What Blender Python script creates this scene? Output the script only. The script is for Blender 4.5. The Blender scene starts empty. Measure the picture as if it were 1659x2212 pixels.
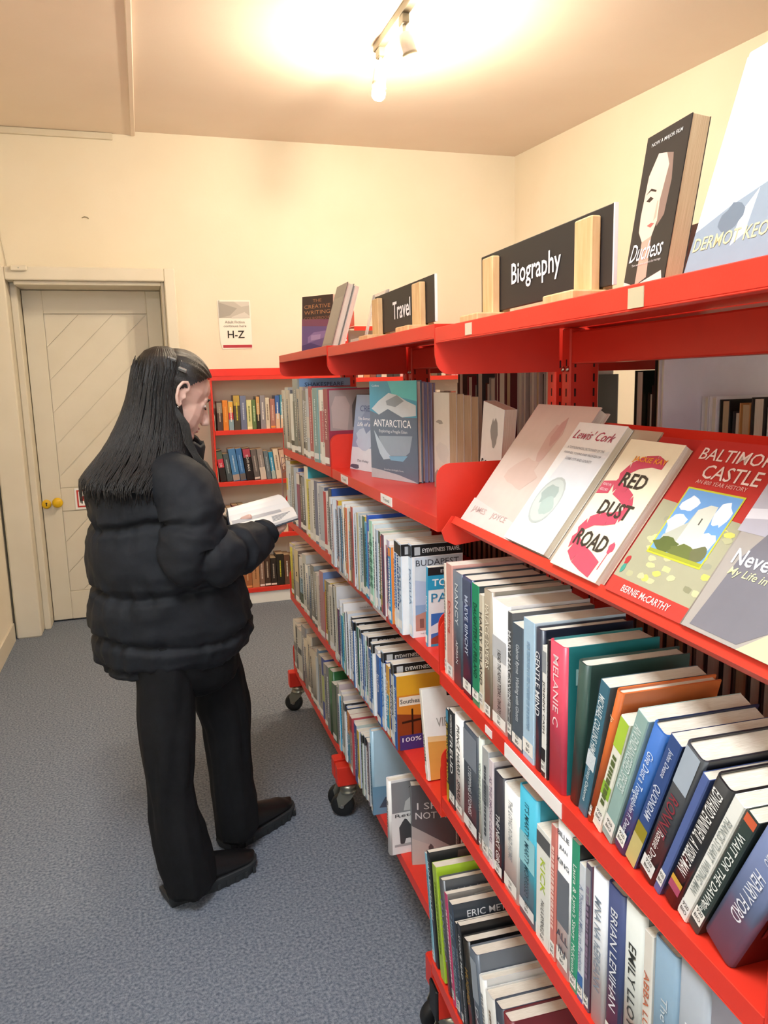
import bpy, math, random
from mathutils import Matrix, Vector, noise
R = random.Random(7)
scene = bpy.context.scene
COL = scene.collection

# ------------------------------------------------------------------ camera
# world: X right (into the shelving), Y along the aisle, Z up; metres
CAM_H = 1.53
ax_right = Vector((0.9544914, -0.29715379, -0.02541232))
ax_down = Vector((-0.07429675, -0.15439509, -0.98521173))
ax_fwd = Vector((0.28883586, 0.94226418, -0.16944635))
cam_data = bpy.data.cameras.new('camera')
cam_data.sensor_fit = 'VERTICAL'
cam_data.sensor_height = 24.0
cam_data.lens = 24.0 * 1660.0 / 2212.0
cam_data.clip_start = 0.02
cam = bpy.data.objects.new('camera', cam_data)
COL.objects.link(cam)
cam.matrix_world = Matrix((
    (ax_right.x, -ax_down.x, -ax_fwd.x, 0.0),
    (ax_right.y, -ax_down.y, -ax_fwd.y, 0.0),
    (ax_right.z, -ax_down.z, -ax_fwd.z, CAM_H),
    (0, 0, 0, 1)))
scene.camera = cam

# ------------------------------------------------------------------ world, exposure, big lights
world = bpy.data.worlds.new('world'); scene.world = world
world.use_nodes = True
bg = world.node_tree.nodes['Background']
bg.inputs[0].default_value = (0.62, 0.75, 1.0, 1); bg.inputs[1].default_value = 1.0
scene.view_settings.view_transform = 'Standard'
scene.view_settings.look = 'None'
scene.view_settings.gamma = 1.0
scene.view_settings.use_curve_mapping = False
scene.view_settings.exposure = 0.66

def area(name, loc, rot, sx, sy, energy, color):
    d = bpy.data.lights.new(name, 'AREA'); d.shape = 'RECTANGLE'
    d.size = sx; d.size_y = sy; d.energy = energy; d.color = color
    o = bpy.data.objects.new(name, d); COL.objects.link(o)
    o.location = loc; o.rotation_euler = rot
    return o
# cool daylight fill from an added window, unseen behind the camera
area('added_window_light', (0.35, -2.42, 1.75), (math.radians(-90), 0, 0), 2.0, 1.75, 175, (0.80, 0.90, 1.0))
# cool, soft top light of the added panel lamp, out of view
area('added_panel_light', (-0.25, 0.55, 3.03), (0, 0, 0), 0.62, 1.25, 38, (0.88, 0.94, 1.0))

# ------------------------------------------------------------------ helpers
def lin(h, a=1.0):
    h = h.lstrip('#')
    out = []
    for i in (0, 2, 4):
        c = int(h[i:i+2], 16) / 255.0
        out.append(c / 12.92 if c <= 0.04045 else ((c + 0.055) / 1.055) ** 2.4)
    return (out[0], out[1], out[2], a)

def new_mat(name, color=None, rough=0.5, metal=0.0, spec=0.5, emit=None, strength=0.0, coat=0.0):
    m = bpy.data.materials.new(name); m.use_nodes = True
    b = m.node_tree.nodes['Principled BSDF']
    if color is not None: b.inputs['Base Color'].default_value = lin(color)
    b.inputs['Roughness'].default_value = rough
    b.inputs['Metallic'].default_value = metal
    b.inputs['Specular IOR Level'].default_value = spec
    if coat: b.inputs['Coat Weight'].default_value = coat; b.inputs['Coat Roughness'].default_value = 0.12
    if emit is not None:
        b.inputs['Emission Color'].default_value = emit
        b.inputs['Emission Strength'].default_value = strength
    return m

def nodes(m): return m.node_tree.nodes, m.node_tree.links, m.node_tree.nodes['Principled BSDF']

def noise_mat(name, c1, c2, scale, rough=0.6, bump=0.0, bscale=None, spec=0.3, detail=3.0, lo=0.35, hi=0.65, stretch=None):
    m = new_mat(name, c1, rough, spec=spec)
    n, l, b = nodes(m)
    tc = n.new('ShaderNodeTexCoord'); src = tc.outputs['Object']
    if stretch:
        mp = n.new('ShaderNodeMapping'); mp.inputs['Scale'].default_value = stretch
        l.new(src, mp.inputs[0]); src = mp.outputs[0]
    t = n.new('ShaderNodeTexNoise'); t.inputs['Scale'].default_value = scale; t.inputs['Detail'].default_value = detail
    l.new(src, t.inputs['Vector'])
    r = n.new('ShaderNodeValToRGB'); r.color_ramp.elements[0].position = lo; r.color_ramp.elements[1].position = hi
    r.color_ramp.elements[0].color = lin(c1); r.color_ramp.elements[1].color = lin(c2)
    l.new(t.outputs[0], r.inputs[0]); l.new(r.outputs[0], b.inputs['Base Color'])
    if bump:
        t2 = n.new('ShaderNodeTexNoise'); t2.inputs['Scale'].default_value = bscale or scale; t2.inputs['Detail'].default_value = 4
        l.new(src, t2.inputs['Vector'])
        bp = n.new('ShaderNodeBump'); bp.inputs['Strength'].default_value = bump; bp.inputs['Distance'].default_value = 0.01
        l.new(t2.outputs[0], bp.inputs['Height']); l.new(bp.outputs[0], b.inputs['Normal'])
    return m

def attr_mat(name, rough, spec=0.4, coat=0.0, var=0.0):
    m = new_mat(name, None, rough, spec=spec, coat=coat)
    n, l, b = nodes(m)
    a = n.new('ShaderNodeAttribute'); a.attribute_name = 'Col'
    if var:
        tc = n.new('ShaderNodeTexCoord')
        t = n.new('ShaderNodeTexNoise'); t.inputs['Scale'].default_value = 35; t.inputs['Detail'].default_value = 3
        l.new(tc.outputs['Object'], t.inputs['Vector'])
        mr = n.new('ShaderNodeMapRange'); mr.inputs[3].default_value = 1 - var; mr.inputs[4].default_value = 1 + var
        l.new(t.outputs[0], mr.inputs[0])
        mx = n.new('ShaderNodeMix'); mx.data_type = 'RGBA'; mx.blend_type = 'MULTIPLY'; mx.inputs[0].default_value = 1
        l.new(a.outputs['Color'], mx.inputs[6]); l.new(mr.outputs[0], mx.inputs[7])
        l.new(mx.outputs[2], b.inputs['Base Color'])
    else:
        l.new(a.outputs['Color'], b.inputs['Base Color'])
    return m

M = {}
M['wall'] = noise_mat('cream_wall_paint', 'EBE1CC', 'EEE5D2', 2.0, 0.85, 0.05, 60, 0.2)
M['ceil'] = noise_mat('ceiling_paint', 'ECDDCD', 'EFE1D2', 2.0, 0.9, 0.05, 40, 0.2)
M['gloss'] = noise_mat('door_gloss_paint', 'D9D0BC', 'DED6C4', 3.0, 0.45, 0.03, 30, 0.4)
M['red'] = noise_mat('red_powder_coat', 'DB3222', 'E03A29', 4.0, 0.36, 0.02, 300, 0.45)
M['dark'] = new_mat('dark_slot', '3A0A08', 0.8)
M['carpet'] = noise_mat('blue_grey_carpet', '5C6574', '9AA2AE', 120.0, 0.95, 0.5, 300, 0.1, 6, 0.3, 0.72)
M['print'] = attr_mat('book_cover_print', 0.34, 0.45, 0.25, 0.06)
M['matte'] = attr_mat('matt_print', 0.6, 0.3)
M['paper'] = noise_mat('page_edges', 'D8CFBC', 'F3EDE0', 60.0, 0.8, 0.25, 400, 0.2, 2, 0.3, 0.7, (1, 40, 0.3))
M['oldpaper'] = noise_mat('yellowed_page_edges', 'B89F7C', 'D3BE9C', 60.0, 0.85, 0.25, 400, 0.2, 2, 0.3, 0.7, (1, 40, 0.3))
M['white'] = new_mat('white_card', 'F1F0EC', 0.55)
M['steel'] = new_mat('castor_steel', 'A7A596', 0.35, 0.85)
M['rubber'] = new_mat('castor_rubber', '17181A', 0.55)
M['wood'] = noise_mat('beech_wood', 'D3A873', 'E3BF8D', 14, 0.5, 0.05, 60, 0.3, 3, 0.3, 0.7, (6, 6, 1))
M['board'] = new_mat('black_sign_board', '2A2827', 0.5)
M['chrome'] = new_mat('bolt_metal', 'C6C2B8', 0.25, 1.0)

class MB:
    """collects faces; build() links one mesh object"""
    def __init__(s): s.v = []; s.f = []; s.c = []; s.sm = []
    def face(s, idx, col=None, smooth=False): s.f.append(tuple(idx)); s.c.append(col); s.sm.append(smooth)
    def poly(s, pts, col=None):
        n = len(s.v); s.v += [tuple(p) for p in pts]; s.face(range(n, n + len(pts)), col)
    def box(s, x0, x1, y0, y1, z0, z1, col=None, M4=None):
        n = len(s.v)
        P = [(x0,y0,z0),(x1,y0,z0),(x1,y1,z0),(x0,y1,z0),(x0,y0,z1),(x1,y0,z1),(x1,y1,z1),(x0,y1,z1)]
        if M4 is not None: P = [tuple(M4 @ Vector(p)) for p in P]
        s.v += P
        for q in ((3,2,1,0),(4,5,6,7),(0,1,5,4),(1,2,6,5),(2,3,7,6),(3,0,4,7)): s.face([n + i for i in q], col)
    def bbox(s, x0, x1, y0, y1, z0, z1, b=0.004, col=None, M4=None):
        """box with bevelled vertical and horizontal edges (octagonal rings)"""
        b = min(b, (x1-x0)/2.01, (y1-y0)/2.01, (z1-z0)/2.01)
        def ring(i, z): 
            X0, X1, Y0, Y1 = x0+i, x1-i, y0+i, y1-i
            return [(X0+b,Y0,z),(X1-b,Y0,z),(X1,Y0+b,z),(X1,Y1-b,z),(X1-b,Y1,z),(X0+b,Y1,z),(X0,Y1-b,z),(X0,Y0+b,z)]
        s.rings([ring(b*.6, z0), ring(0, z0+b), ring(0, z1-b), ring(b*.6, z1)], col, True, True, False, M4)
    def rings(s, rs, col=None, cap0=True, cap1=True, smooth=True, M4=None, closed=True):
        n0 = len(s.v); k = len(rs[0])
        for r in rs:
            for p in r: s.v.append(tuple(M4 @ Vector(p)) if M4 is not None else tuple(p))
        for a in range(len(rs) - 1):
            for i in range(k if closed else k - 1):
                j = (i + 1) % k
                s.face((n0+a*k+i, n0+a*k+j, n0+(a+1)*k+j, n0+(a+1)*k+i), col, smooth)
        if cap0: s.face([n0 + i for i in reversed(range(k))], col)
        if cap1: s.face([n0 + (len(rs)-1)*k + i for i in range(k)], col)
    def prism(s, pts, lo, hi, axis='y', col=None, M4=None):
        """extrude a 2-D outline: axis y -> pts are (x,z); axis z -> (x,y); axis x -> (y,z)"""
        def mk(p, t): return {'y': (p[0], t, p[1]), 'z': (p[0], p[1], t), 'x': (t, p[0], p[1])}[axis]
        s.rings([[mk(p, lo) for p in pts], [mk(p, hi) for p in pts]], col, True, True, False, M4)
    def cyl(s, p0, p1, r0, r1=None, n=12, col=None, caps=True, smooth=True):
        r1 = r0 if r1 is None else r1
        p0 = Vector(p0); p1 = Vector(p1); d = (p1 - p0).normalized()
        u = d.orthogonal().normalized(); w = d.cross(u)
        rs = [[p + (u*math.cos(2*math.pi*i/n) + w*math.sin(2*math.pi*i/n))*r for i in range(n)] for p, r in ((p0, r0), (p1, r1))]
        s.rings(rs, col, caps, caps, smooth)
    def tube(s, pts, r, n=8, col=None):
        pts = [Vector(p) for p in pts]; rs = []
        u = None
        for i, p in enumerate(pts):
            d = (pts[min(i+1, len(pts)-1)] - pts[max(i-1, 0)]).normalized()
            u = d.orthogonal().normalized() if u is None else (u - d*u.dot(d)).normalized()
            w = d.cross(u); rr = r[i] if isinstance(r, (list, tuple)) else r
            rs.append([p + (u*math.cos(2*math.pi*k/n) + w*math.sin(2*math.pi*k/n))*rr for k in range(n)])
        s.rings(rs, col)
    def lathe(s, prof, n=16, col=None, M4=None, axis='z'):
        rs = []
        for r, z in prof:
            ring = []
            for i in range(n):
                a = 2*math.pi*i/n; c, q = r*math.cos(a), r*math.sin(a)
                ring.append((c, q, z) if axis == 'z' else (c, z, q) if axis == 'y' else (z, c, q))
            rs.append(ring)
        s.rings(rs, col, True, True, True, M4)
    def build(s, name, mat, parent=None, M4=None):
        me = bpy.data.meshes.new(name); me.from_pydata(s.v, [], s.f)
        if any(c is not None for c in s.c):
            at = me.attributes.new('Col', 'FLOAT_COLOR', 'FACE')
            flat = []
            for c in s.c: flat += list(lin(c) if isinstance(c, str) else (c or (1, 1, 1, 1)))
            at.data.foreach_set('color', flat)
        me.polygons.foreach_set('use_smooth', s.sm)
        me.materials.append(M[mat] if isinstance(mat, str) else mat)
        me.update()
        o = bpy.data.objects.new(name, me); COL.objects.link(o)
        if parent is not None: o.parent = parent
        if M4 is not None: o.matrix_local = M4
        return o

def empty(name, M4=None, parent=None):
    o = bpy.data.objects.new(name, None); COL.objects.link(o); o.empty_display_size = 0.05
    if parent is not None: o.parent = parent
    if M4 is not None: o.matrix_local = M4
    return o
def tag(o, label, cat, group=None):
    o['label'] = label; o['category'] = cat
    if group: o['group'] = group
    return o
def struct(o): o['kind'] = 'structure'; return o
def T(x, y, z): return Matrix.Translation((x, y, z))
def RX(a): return Matrix.Rotation(math.radians(a), 4, 'X')
def RY(a): return Matrix.Rotation(math.radians(a), 4, 'Y')
def RZ(a): return Matrix.Rotation(math.radians(a), 4, 'Z')

_tc = {}
def text_raw(body, bold=0.0, shear=0.0):
    k = (body, bold, shear)
    if k in _tc: return _tc[k]
    cu = bpy.data.curves.new('t', 'FONT'); cu.body = body; cu.resolution_u = 2; cu.offset = bold; cu.shear = shear
    ob = bpy.data.objects.new('t', cu); COL.objects.link(ob)
    me = bpy.data.meshes.new_from_object(ob)
    vs = [v.co.copy() for v in me.vertices]; fs = [tuple(p.vertices) for p in me.polygons]
    bpy.data.objects.remove(ob); bpy.data.curves.remove(cu); bpy.data.meshes.remove(me)
    x0 = min(v.x for v in vs); x1 = max(v.x for v in vs); y0 = min(v.y for v in vs); y1 = max(v.y for v in vs)
    _tc[k] = ([((v.x - x0) / max(x1 - x0, 1e-6) - .5, (v.y - y0) / max(y1 - y0, 1e-6) - .5) for v in vs], fs, (x1 - x0) / max(y1 - y0, 1e-6))
    return _tc[k]
def text_into(mb, body, o, ux, uy, w, h, col, bold=0.0, shear=0.0):
    """flat lettering centred at o, running along ux, letters standing along uy; fitted to w x h"""
    vs, fs, asp = text_raw(body, bold, shear)
    n = len(mb.v); o = Vector(o); ux = Vector(ux); uy = Vector(uy)
    mb.v += [tuple(o + ux*(x*w) + uy*(y*h)) for x, y in vs]
    for f in fs: mb.face([n + i for i in f], col)
def fit(body, w, h):
    asp = text_raw(body)[2]
    if w / h > asp * 1.25: w = h * asp * 1.25
    return w, h
# ------------------------------------------------------------------ room shell
CZ = 3.14
def slab(name, mat, *b):
    m = MB(); m.box(*b); return struct(m.build(name, mat))
slab('floor', 'carpet', -1.0, 3.9, -2.7, 5.7, -0.06, 0.0)
slab('ceiling', 'ceil', -1.0, 3.9, -2.7, 5.7, CZ, CZ + 0.06)
slab('wall_far', 'wall', -1.0, 3.2, 5.5, 5.6, 0.0, CZ)
slab('wall_left', 'wall', -0.97, -0.87, -2.6, 5.5, 0.0, CZ)
m = MB(); m.prism([(2.773, 5.5), (2.873, 5.5), (3.72, -2.5), (3.62, -2.5)], 0, CZ, 'z'); struct(m.build('wall_right', 'wall'))
# back wall with an opening for the added window
m = MB()
m.box(-0.97, -0.65, -2.6, -2.5, 0, CZ); m.box(1.35, 3.72, -2.6, -2.5, 0, CZ)
m.box(-0.65, 1.35, -2.6, -2.5, 0, 0.85); m.box(-0.65, 1.35, -2.6, -2.5, 2.65, CZ)
struct(m.build('wall_back', 'wall'))
win = struct(empty('added_window_1', T(0.35, -2.55, 0.85)))  # unseen window, added as a source for the cool light
m = MB()
for x in (-1.0, -0.02, 0.96): m.box(x, x + 0.04, -0.03, 0.03, 0, 1.8)
for z in (0, 0.88, 1.76): m.box(-1.0, 1.0, -0.028, 0.028, z, z + 0.04)
m.build('window_frame', 'gloss', win)
M['glass'] = new_mat('window_glass', 'FFFFFF', 0.02); M['glass'].node_tree.nodes['Principled BSDF'].inputs['Transmission Weight'].default_value = 1.0
for x in (-0.96, 0.02):
    for z in (0.04, 0.92):
        m = MB(); m.box(x, x + 0.94, -0.003, 0.003, z, z + 0.84); m.build('pane', 'glass', win)
# lower ceiling panel on the left with its edge bead
m = MB(); m.box(-0.87, 0.055, -2.5, 5.5, CZ - 0.022, CZ); struct(m.build('trim_1', 'ceil'))
m = MB(); m.bbox(0.05, 0.078, -2.5, 5.5, CZ - 0.03, CZ, 0.006); struct(m.build('trim_2', 'ceil'))
m = MB(); m.bbox(-0.87, -0.06, 5.475, 5.5, CZ - 0.062, CZ - 0.024, 0.004); struct(m.build('trim_3', 'gloss'))
m = MB(); m.box(-0.87, -0.858, -2.5, 5.03, 0, 0.11); struct(m.build('baseboard_left', 'gloss'))
m = MB(); m.box(0.24, 2.77, 5.486, 5.5, 0, 0.11); struct(m.build('baseboard_far', 'gloss'))

# ------------------------------------------------------------------ door with deep casing
door = struct(empty('door_1', T(0, 5.05, 0)))
m = MB()
m.bbox(-0.855, -0.712, 0, 0.45, 0, 2.235, 0.008)
m.bbox(0.178, 0.245, 0, 0.45, 0, 2.235, 0.006)
m.bbox(-0.712, 0.178, 0, 0.45, 2.158, 2.235, 0.006)
m.build('casing', 'gloss', door)
m = MB()
m.bbox(-0.712, -0.672, 0.14, 0.45, 0, 2.158, 0.006); m.bbox(0.158, 0.178, 0.03, 0.45, 0, 2.158, 0.005); m.bbox(-0.672, 0.158, 0.03, 0.45, 2.135, 2.158, 0.005)
m.build('door_stop', 'gloss', door)
leaf = empty('door_leaf', T(0, 0.29, 0), door)
m = MB(); m.box(-0.668, 0.156, 0.012, 0.045, 0.012, 2.132); m.build('core', 'gloss', leaf)
X0, X1 = -0.668, 0.156
for nm, b in (('stile', (X0, X0 + 0.115, 0.012, 2.132)), ('stile', (X1 - 0.09, X1, 0.012, 2.132)), ('rail', (X0 + 0.115, X1 - 0.09, 1.99, 2.132)),
              ('rail', (X0 + 0.115, X1 - 0.09, 0.74, 0.89)), ('rail', (X0 + 0.115, X1 - 0.09, 0.012, 0.20))):
    m = MB(); m.bbox(b[0], b[1], 0.0, 0.013, b[2], b[3], 0.003); m.build(nm, 'gloss', leaf)
def clip(poly, a, b, c):           # keep a*x + b*z <= c
    out = []
    for i, p in enumerate(poly):
        q = poly[(i + 1) % len(poly)]
        dp, dq = a*p[0] + b*p[1] - c, a*q[0] + b*q[1] - c
        if dp <= 0: out.append(p)
        if (dp < 0 < dq) or (dq < 0 < dp):
            t = dp / (dp - dq); out.append((p[0] + (q[0]-p[0])*t, p[1] + (q[1]-p[1])*t))
    return out
def planks(x0, x1, z0, z1, pitch):
    s = math.sqrt(.5); d = (x0 - z1)*s
    while d < (x1 - z0)*s:
        poly = [(x0, z0), (x1, z0), (x1, z1), (x0, z1)]
        poly = clip(poly, s, -s, d + pitch - 0.003); poly = clip(poly, -s, s, -d) if poly else poly
        if len(poly) > 2:
            m = MB(); m.prism(poly, 0.004, 0.013, 'y'); m.build('plank', 'gloss', leaf)
        d += pitch
planks(X0 + 0.118, X1 - 0.093, 0.893, 1.987, 0.145)
planks(X0 + 0.118, X1 - 0.093, 0.203, 0.737, 0.145)
M['yellow'] = new_mat('yellow_plastic', 'E8B90A', 0.4)
k = empty('knob_set', T(-0.573, 0, 0.803), leaf)
m = MB(); m.lathe([(0.012, 0), (0.012, -0.02), (0.03, -0.028), (0.033, -0.042), (0.026, -0.052), (0.005, -0.054)], 20, axis='y'); m.build('knob', 'yellow', leaf, T(-0.573, 0, 0.803))
bpy.data.objects.remove(k)
m = MB(); m.lathe([(0.029, 0.001), (0.029, -0.008), (0.024, -0.011), (0.002, -0.0115)], 20, axis='y'); ky = m.build('lock_plate', 'yellow', leaf, T(-0.643, 0, 0.793))
m = MB(); m.box(-0.003, 0.003, -0.0125, -0.011, -0.012, 0.004); m.cyl((0, -0.0125, 0.006), (0, -0.0108, 0.006), 0.006); m.build('keyhole', 'rubber', ky)
M['redsign'] = new_mat('red_sign_print', 'C23A32', 0.5)
m = MB(); m.box(-0.47, -0.36, -0.003, 0.001, 0.745, 0.885); sp = m.build('safety_plate', 'white', leaf); sp['label'] = 'small white plate with a red frame on the door'
m = MB()
for b in ((-0.458, -0.372, 0.862, 0.872), (-0.458, -0.372, 0.758, 0.768), (-0.458, -0.448, 0.768, 0.862), (-0.382, -0.372, 0.768, 0.862), (-0.44, -0.39, 0.80, 0.83)): m.box(b[0], b[1], -0.0036, -0.003, b[2], b[3])
m.build('red_frame', 'redsign', sp)
# alarm contact on the casing and its wire up the wall
al = tag(empty('door_alarm_contact', T(-0.63, 5.05, 2.222)), 'small white alarm contact box on the top left of the door casing', 'alarm sensor')
m = MB(); m.bbox(-0.045, 0.045, -0.022, 0, -0.015, 0.015, 0.005); m.build('housing', 'gloss', al)
m = MB(); m.cyl((0.0, -0.023, 0.0), (0.0, -0.021, 0.0), 0.004); m.build('screw', 'steel', al)
m = MB(); m.tube([(-0.80, 5.496, 3.08), (-0.795, 5.496, 2.9), (-0.775, 5.496, 2.65), (-0.77, 5.496, 2.45), (-0.755, 5.494, 2.32), (-0.745, 5.49, 2.236)], 0.0025, 6)
tag(m.build('alarm_wire', 'gloss'), 'thin painted wire running down the far wall to the door casing', 'wire')
m = MB(); m.tube([(-0.285, 5.499, 2.60), (-0.27, 5.492, 2.606), (-0.252, 5.492, 2.604), (-0.245, 5.497, 2.597)], 0.003, 6)
tag(m.build('wall_hook', 'steel'), 'tiny bent metal hook alone on the cream wall above the door', 'hook')

# ------------------------------------------------------------------ poster on the far wall
ps = tag(empty('poster', T(0.645, 5.496, 1.93)), 'white paper notice reading H-Z pinned above the wall bookcase', 'poster')
m = MB()
m.poly([(-0.112, 0, 0.165), (-0.105, 0, -0.12), (-0.092, 0, -0.165), (0.113, 0, -0.16), (0.112, 0, 0.165)][::1], 'F3EFE6')
sh = m.build('sheet', 'matte', ps)
m = MB(); e = -0.0012
def pq(x0, x1, z0, z1, c, ee=e): m.poly([(x0, ee, z0), (x1, ee, z0), (x1, ee, z1), (x0, ee, z1)], c)
pq(-0.105, 0.104, 0.045, 0.155, 'BDB9B2')
m.poly([(-0.105, e*1.4, 0.045), (-0.03, e*1.4, 0.062), (0.02, e*1.4, 0.11), (-0.105, e*1.4, 0.15)], 'A6A29C')
m.poly([(-0.02, e*1.5, 0.052), (0.07, e*1.5, 0.085), (0.104, e*1.5, 0.06), (0.104, e*1.5, 0.045), (-0.02, e*1.5, 0.045)], 'D2CEC8')
m.poly([(0.0, e*1.6, 0.155), (0.05, e*1.6, 0.12), (0.104, e*1.6, 0.13), (0.104, e*1.6, 0.155)], 'CFCBC4')
pq(-0.088, 0.11, -0.155, -0.135, 'B23A48')
m.build('printed_picture', 'matte', ps)
m = MB()
text_into(m, 'Adult Fiction', (0.0, -0.002, 0.018), (1, 0, 0), (0, 0, 1), 0.135, 0.018, '8A8580', 0.01)
text_into(m, 'continues here', (0.0, -0.002, -0.008), (1, 0, 0), (0, 0, 1), 0.155, 0.017, '8A8580', 0.01)
text_into(m, 'H-Z', (0.005, -0.002, -0.065), (1, 0, 0), (0, 0, 1), 0.115, 0.05, '2B2926', 0.012)
m.build('lettering', 'matte', ps)
m = MB(); m.cyl((-0.1, -0.004, 0.158), (-0.1, 0, 0.158), 0.004); m.build('pin', 'steel', ps)

# ------------------------------------------------------------------ ceiling track with two spot heads
M['lampwhite'] = new_mat('lamp_white_enamel', 'EDE8DA', 0.4)
M['lampgrey'] = new_mat('lamp_grey_band', '8D8672', 0.5)
M['bulb'] = new_mat('warm_bulb', 'FFF2D8', 0.3, emit=(1.0, 0.86, 0.65, 1), strength=720.0)
tr = tag(empty('track_light', T(1.22, 3.3, CZ)), 'ceiling track light with two white spot heads and glowing bulbs', 'ceiling light')
m = MB(); m.bbox(-0.02, 0.02, -0.62, 0.60, -0.035, 0, 0.004); m.build('track', 'lampgrey', tr)
def spot(y, tilt_x, tilt_y, drop):
    h = empty('spot_head', T(0, y, -0.035), tr)
    m = MB(); m.bbox(-0.016, 0.016, -0.03, 0.03, -0.04, 0.0, 0.004); m.build('adaptor', 'lampgrey', h)
    m = MB(); m.cyl((0, 0, -0.04), (0, 0, -0.07), 0.008); m.build('stem', 'lampwhite', h)
    H = T(0, 0, -0.068) @ RX(tilt_x) @ RY(tilt_y)
    m = MB(); m.lathe([(0.012, 0.0), (0.026, -0.008), (0.031, -0.03), (0.033, -0.085)], 20); m.build('can', 'lampwhite', h, H)
    m = MB(); m.lathe([(0.0335, -0.085), (0.0345, -0.088), (0.0345, -0.108), (0.030, -0.108)], 20); m.build('band', 'lampgrey', h, H)
    m = MB(); m.lathe([(0.012, -0.10), (0.026, -0.112), (0.034, -0.13), (0.033, -0.148), (0.022, -0.162), (0.003, -0.167)], 16); m.build('bulb', 'bulb', h, H)
spot(0.545, 0, 6, 0)
spot(0.19, 0, -16, 0)
# square-edged panel lamp added out of view to light the near aisle
bt = tag(empty('added_panel_lamp', T(-0.25, 0.55, CZ - 0.022)), 'added unseen flat white panel lamp on the ceiling above the near aisle', 'ceiling light')
m = MB(); m.bbox(-0.33, 0.33, -0.645, 0.645, -0.05, 0.0, 0.006); m.build('lamp_frame', 'lampwhite', bt)
# ------------------------------------------------------------------ red mobile shelving units
DEP = 0.27          # shelf depth; posts stand from DEP to DEP+0.07, the other side mirrors
def plate_outline(rise, drop, d=DEP, r=0.03):
    r = min(r, rise*.8)
    pts = [(0.0, -drop), (d, -drop), (d, rise)]
    for k in range(7):
        a = math.pi/2 + k*math.pi/12
        pts.append((r + r*math.cos(a), rise - r + r*math.sin(a)))
    return pts
def make_shelf(unit, L, z, rise=0.112, back=False, ext=0.0):
    """a tray with a folded front lip; end plates as sub-parts"""
    Mx = Matrix(((-1,0,0,2*DEP+0.07),(0,1,0,0),(0,0,1,0),(0,0,0,1))) if back else Matrix.Identity(4)
    m = MB()
    m.bbox(-ext, DEP, 0.004, L - 0.004, z - 0.003, z, 0.001, M4=Mx)
    m.bbox(-ext, 0.0025 - ext, 0.004, L - 0.004, z - 0.029, z - 0.001, 0.001, M4=Mx)
    m.bbox(-ext, 0.016 - ext, 0.004, L - 0.004, z - 0.031, z - 0.029, 0.0008, M4=Mx)
    m.bbox(DEP - 0.003, DEP, 0.004, L - 0.004, z, z + 0.02, 0.001, M4=Mx)
    s = m.build('shelf', 'red', unit)
    for y in (0.0, L - 0.0025):
        p = MB(); p.prism([(x, z + q) for x, q in plate_outline(rise, 0.031)], y, y + 0.0025, 'y', M4=Mx); p.build('end_plate', 'red', s)
    return s
def castor(unit, x, y, rot):
    c = empty('castor', T(x, y, 0.124), unit)
    m = MB()
    m.lathe([(0.012, 0.0), (0.027, -0.001), (0.03, -0.010), (0.026, -0.016), (0.031, -0.022), (0.031, -0.03), (0.012, -0.032)], 18)
    for s in (-1, 1):
        out = [(-0.028, -0.022), (0.028, -0.022), (0.040, -0.05), (0.034, -0.084), (0.022, -0.084), (-0.012, -0.05)]
        m.prism(out, s*0.019 - 0.0015, s*0.019 + 0.0015, 'y')
    m.build('fork', 'steel', c, RZ(rot))
    m = MB(); m.lathe([(0.02, -0.015), (0.037, -0.015), (0.041, -0.010), (0.042, 0.0), (0.041, 0.010), (0.037, 0.015), (0.02, 0.015)], 22, axis='y')
    m.build('wheel', 'rubber', c, RZ(rot) @ T(0.022, 0, -0.081))
    m = MB(); m.cyl((0.022, -0.022, -0.081), (0.022, 0.022, -0.081), 0.007); m.build('axle', 'chrome', c, RZ(rot))
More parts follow.
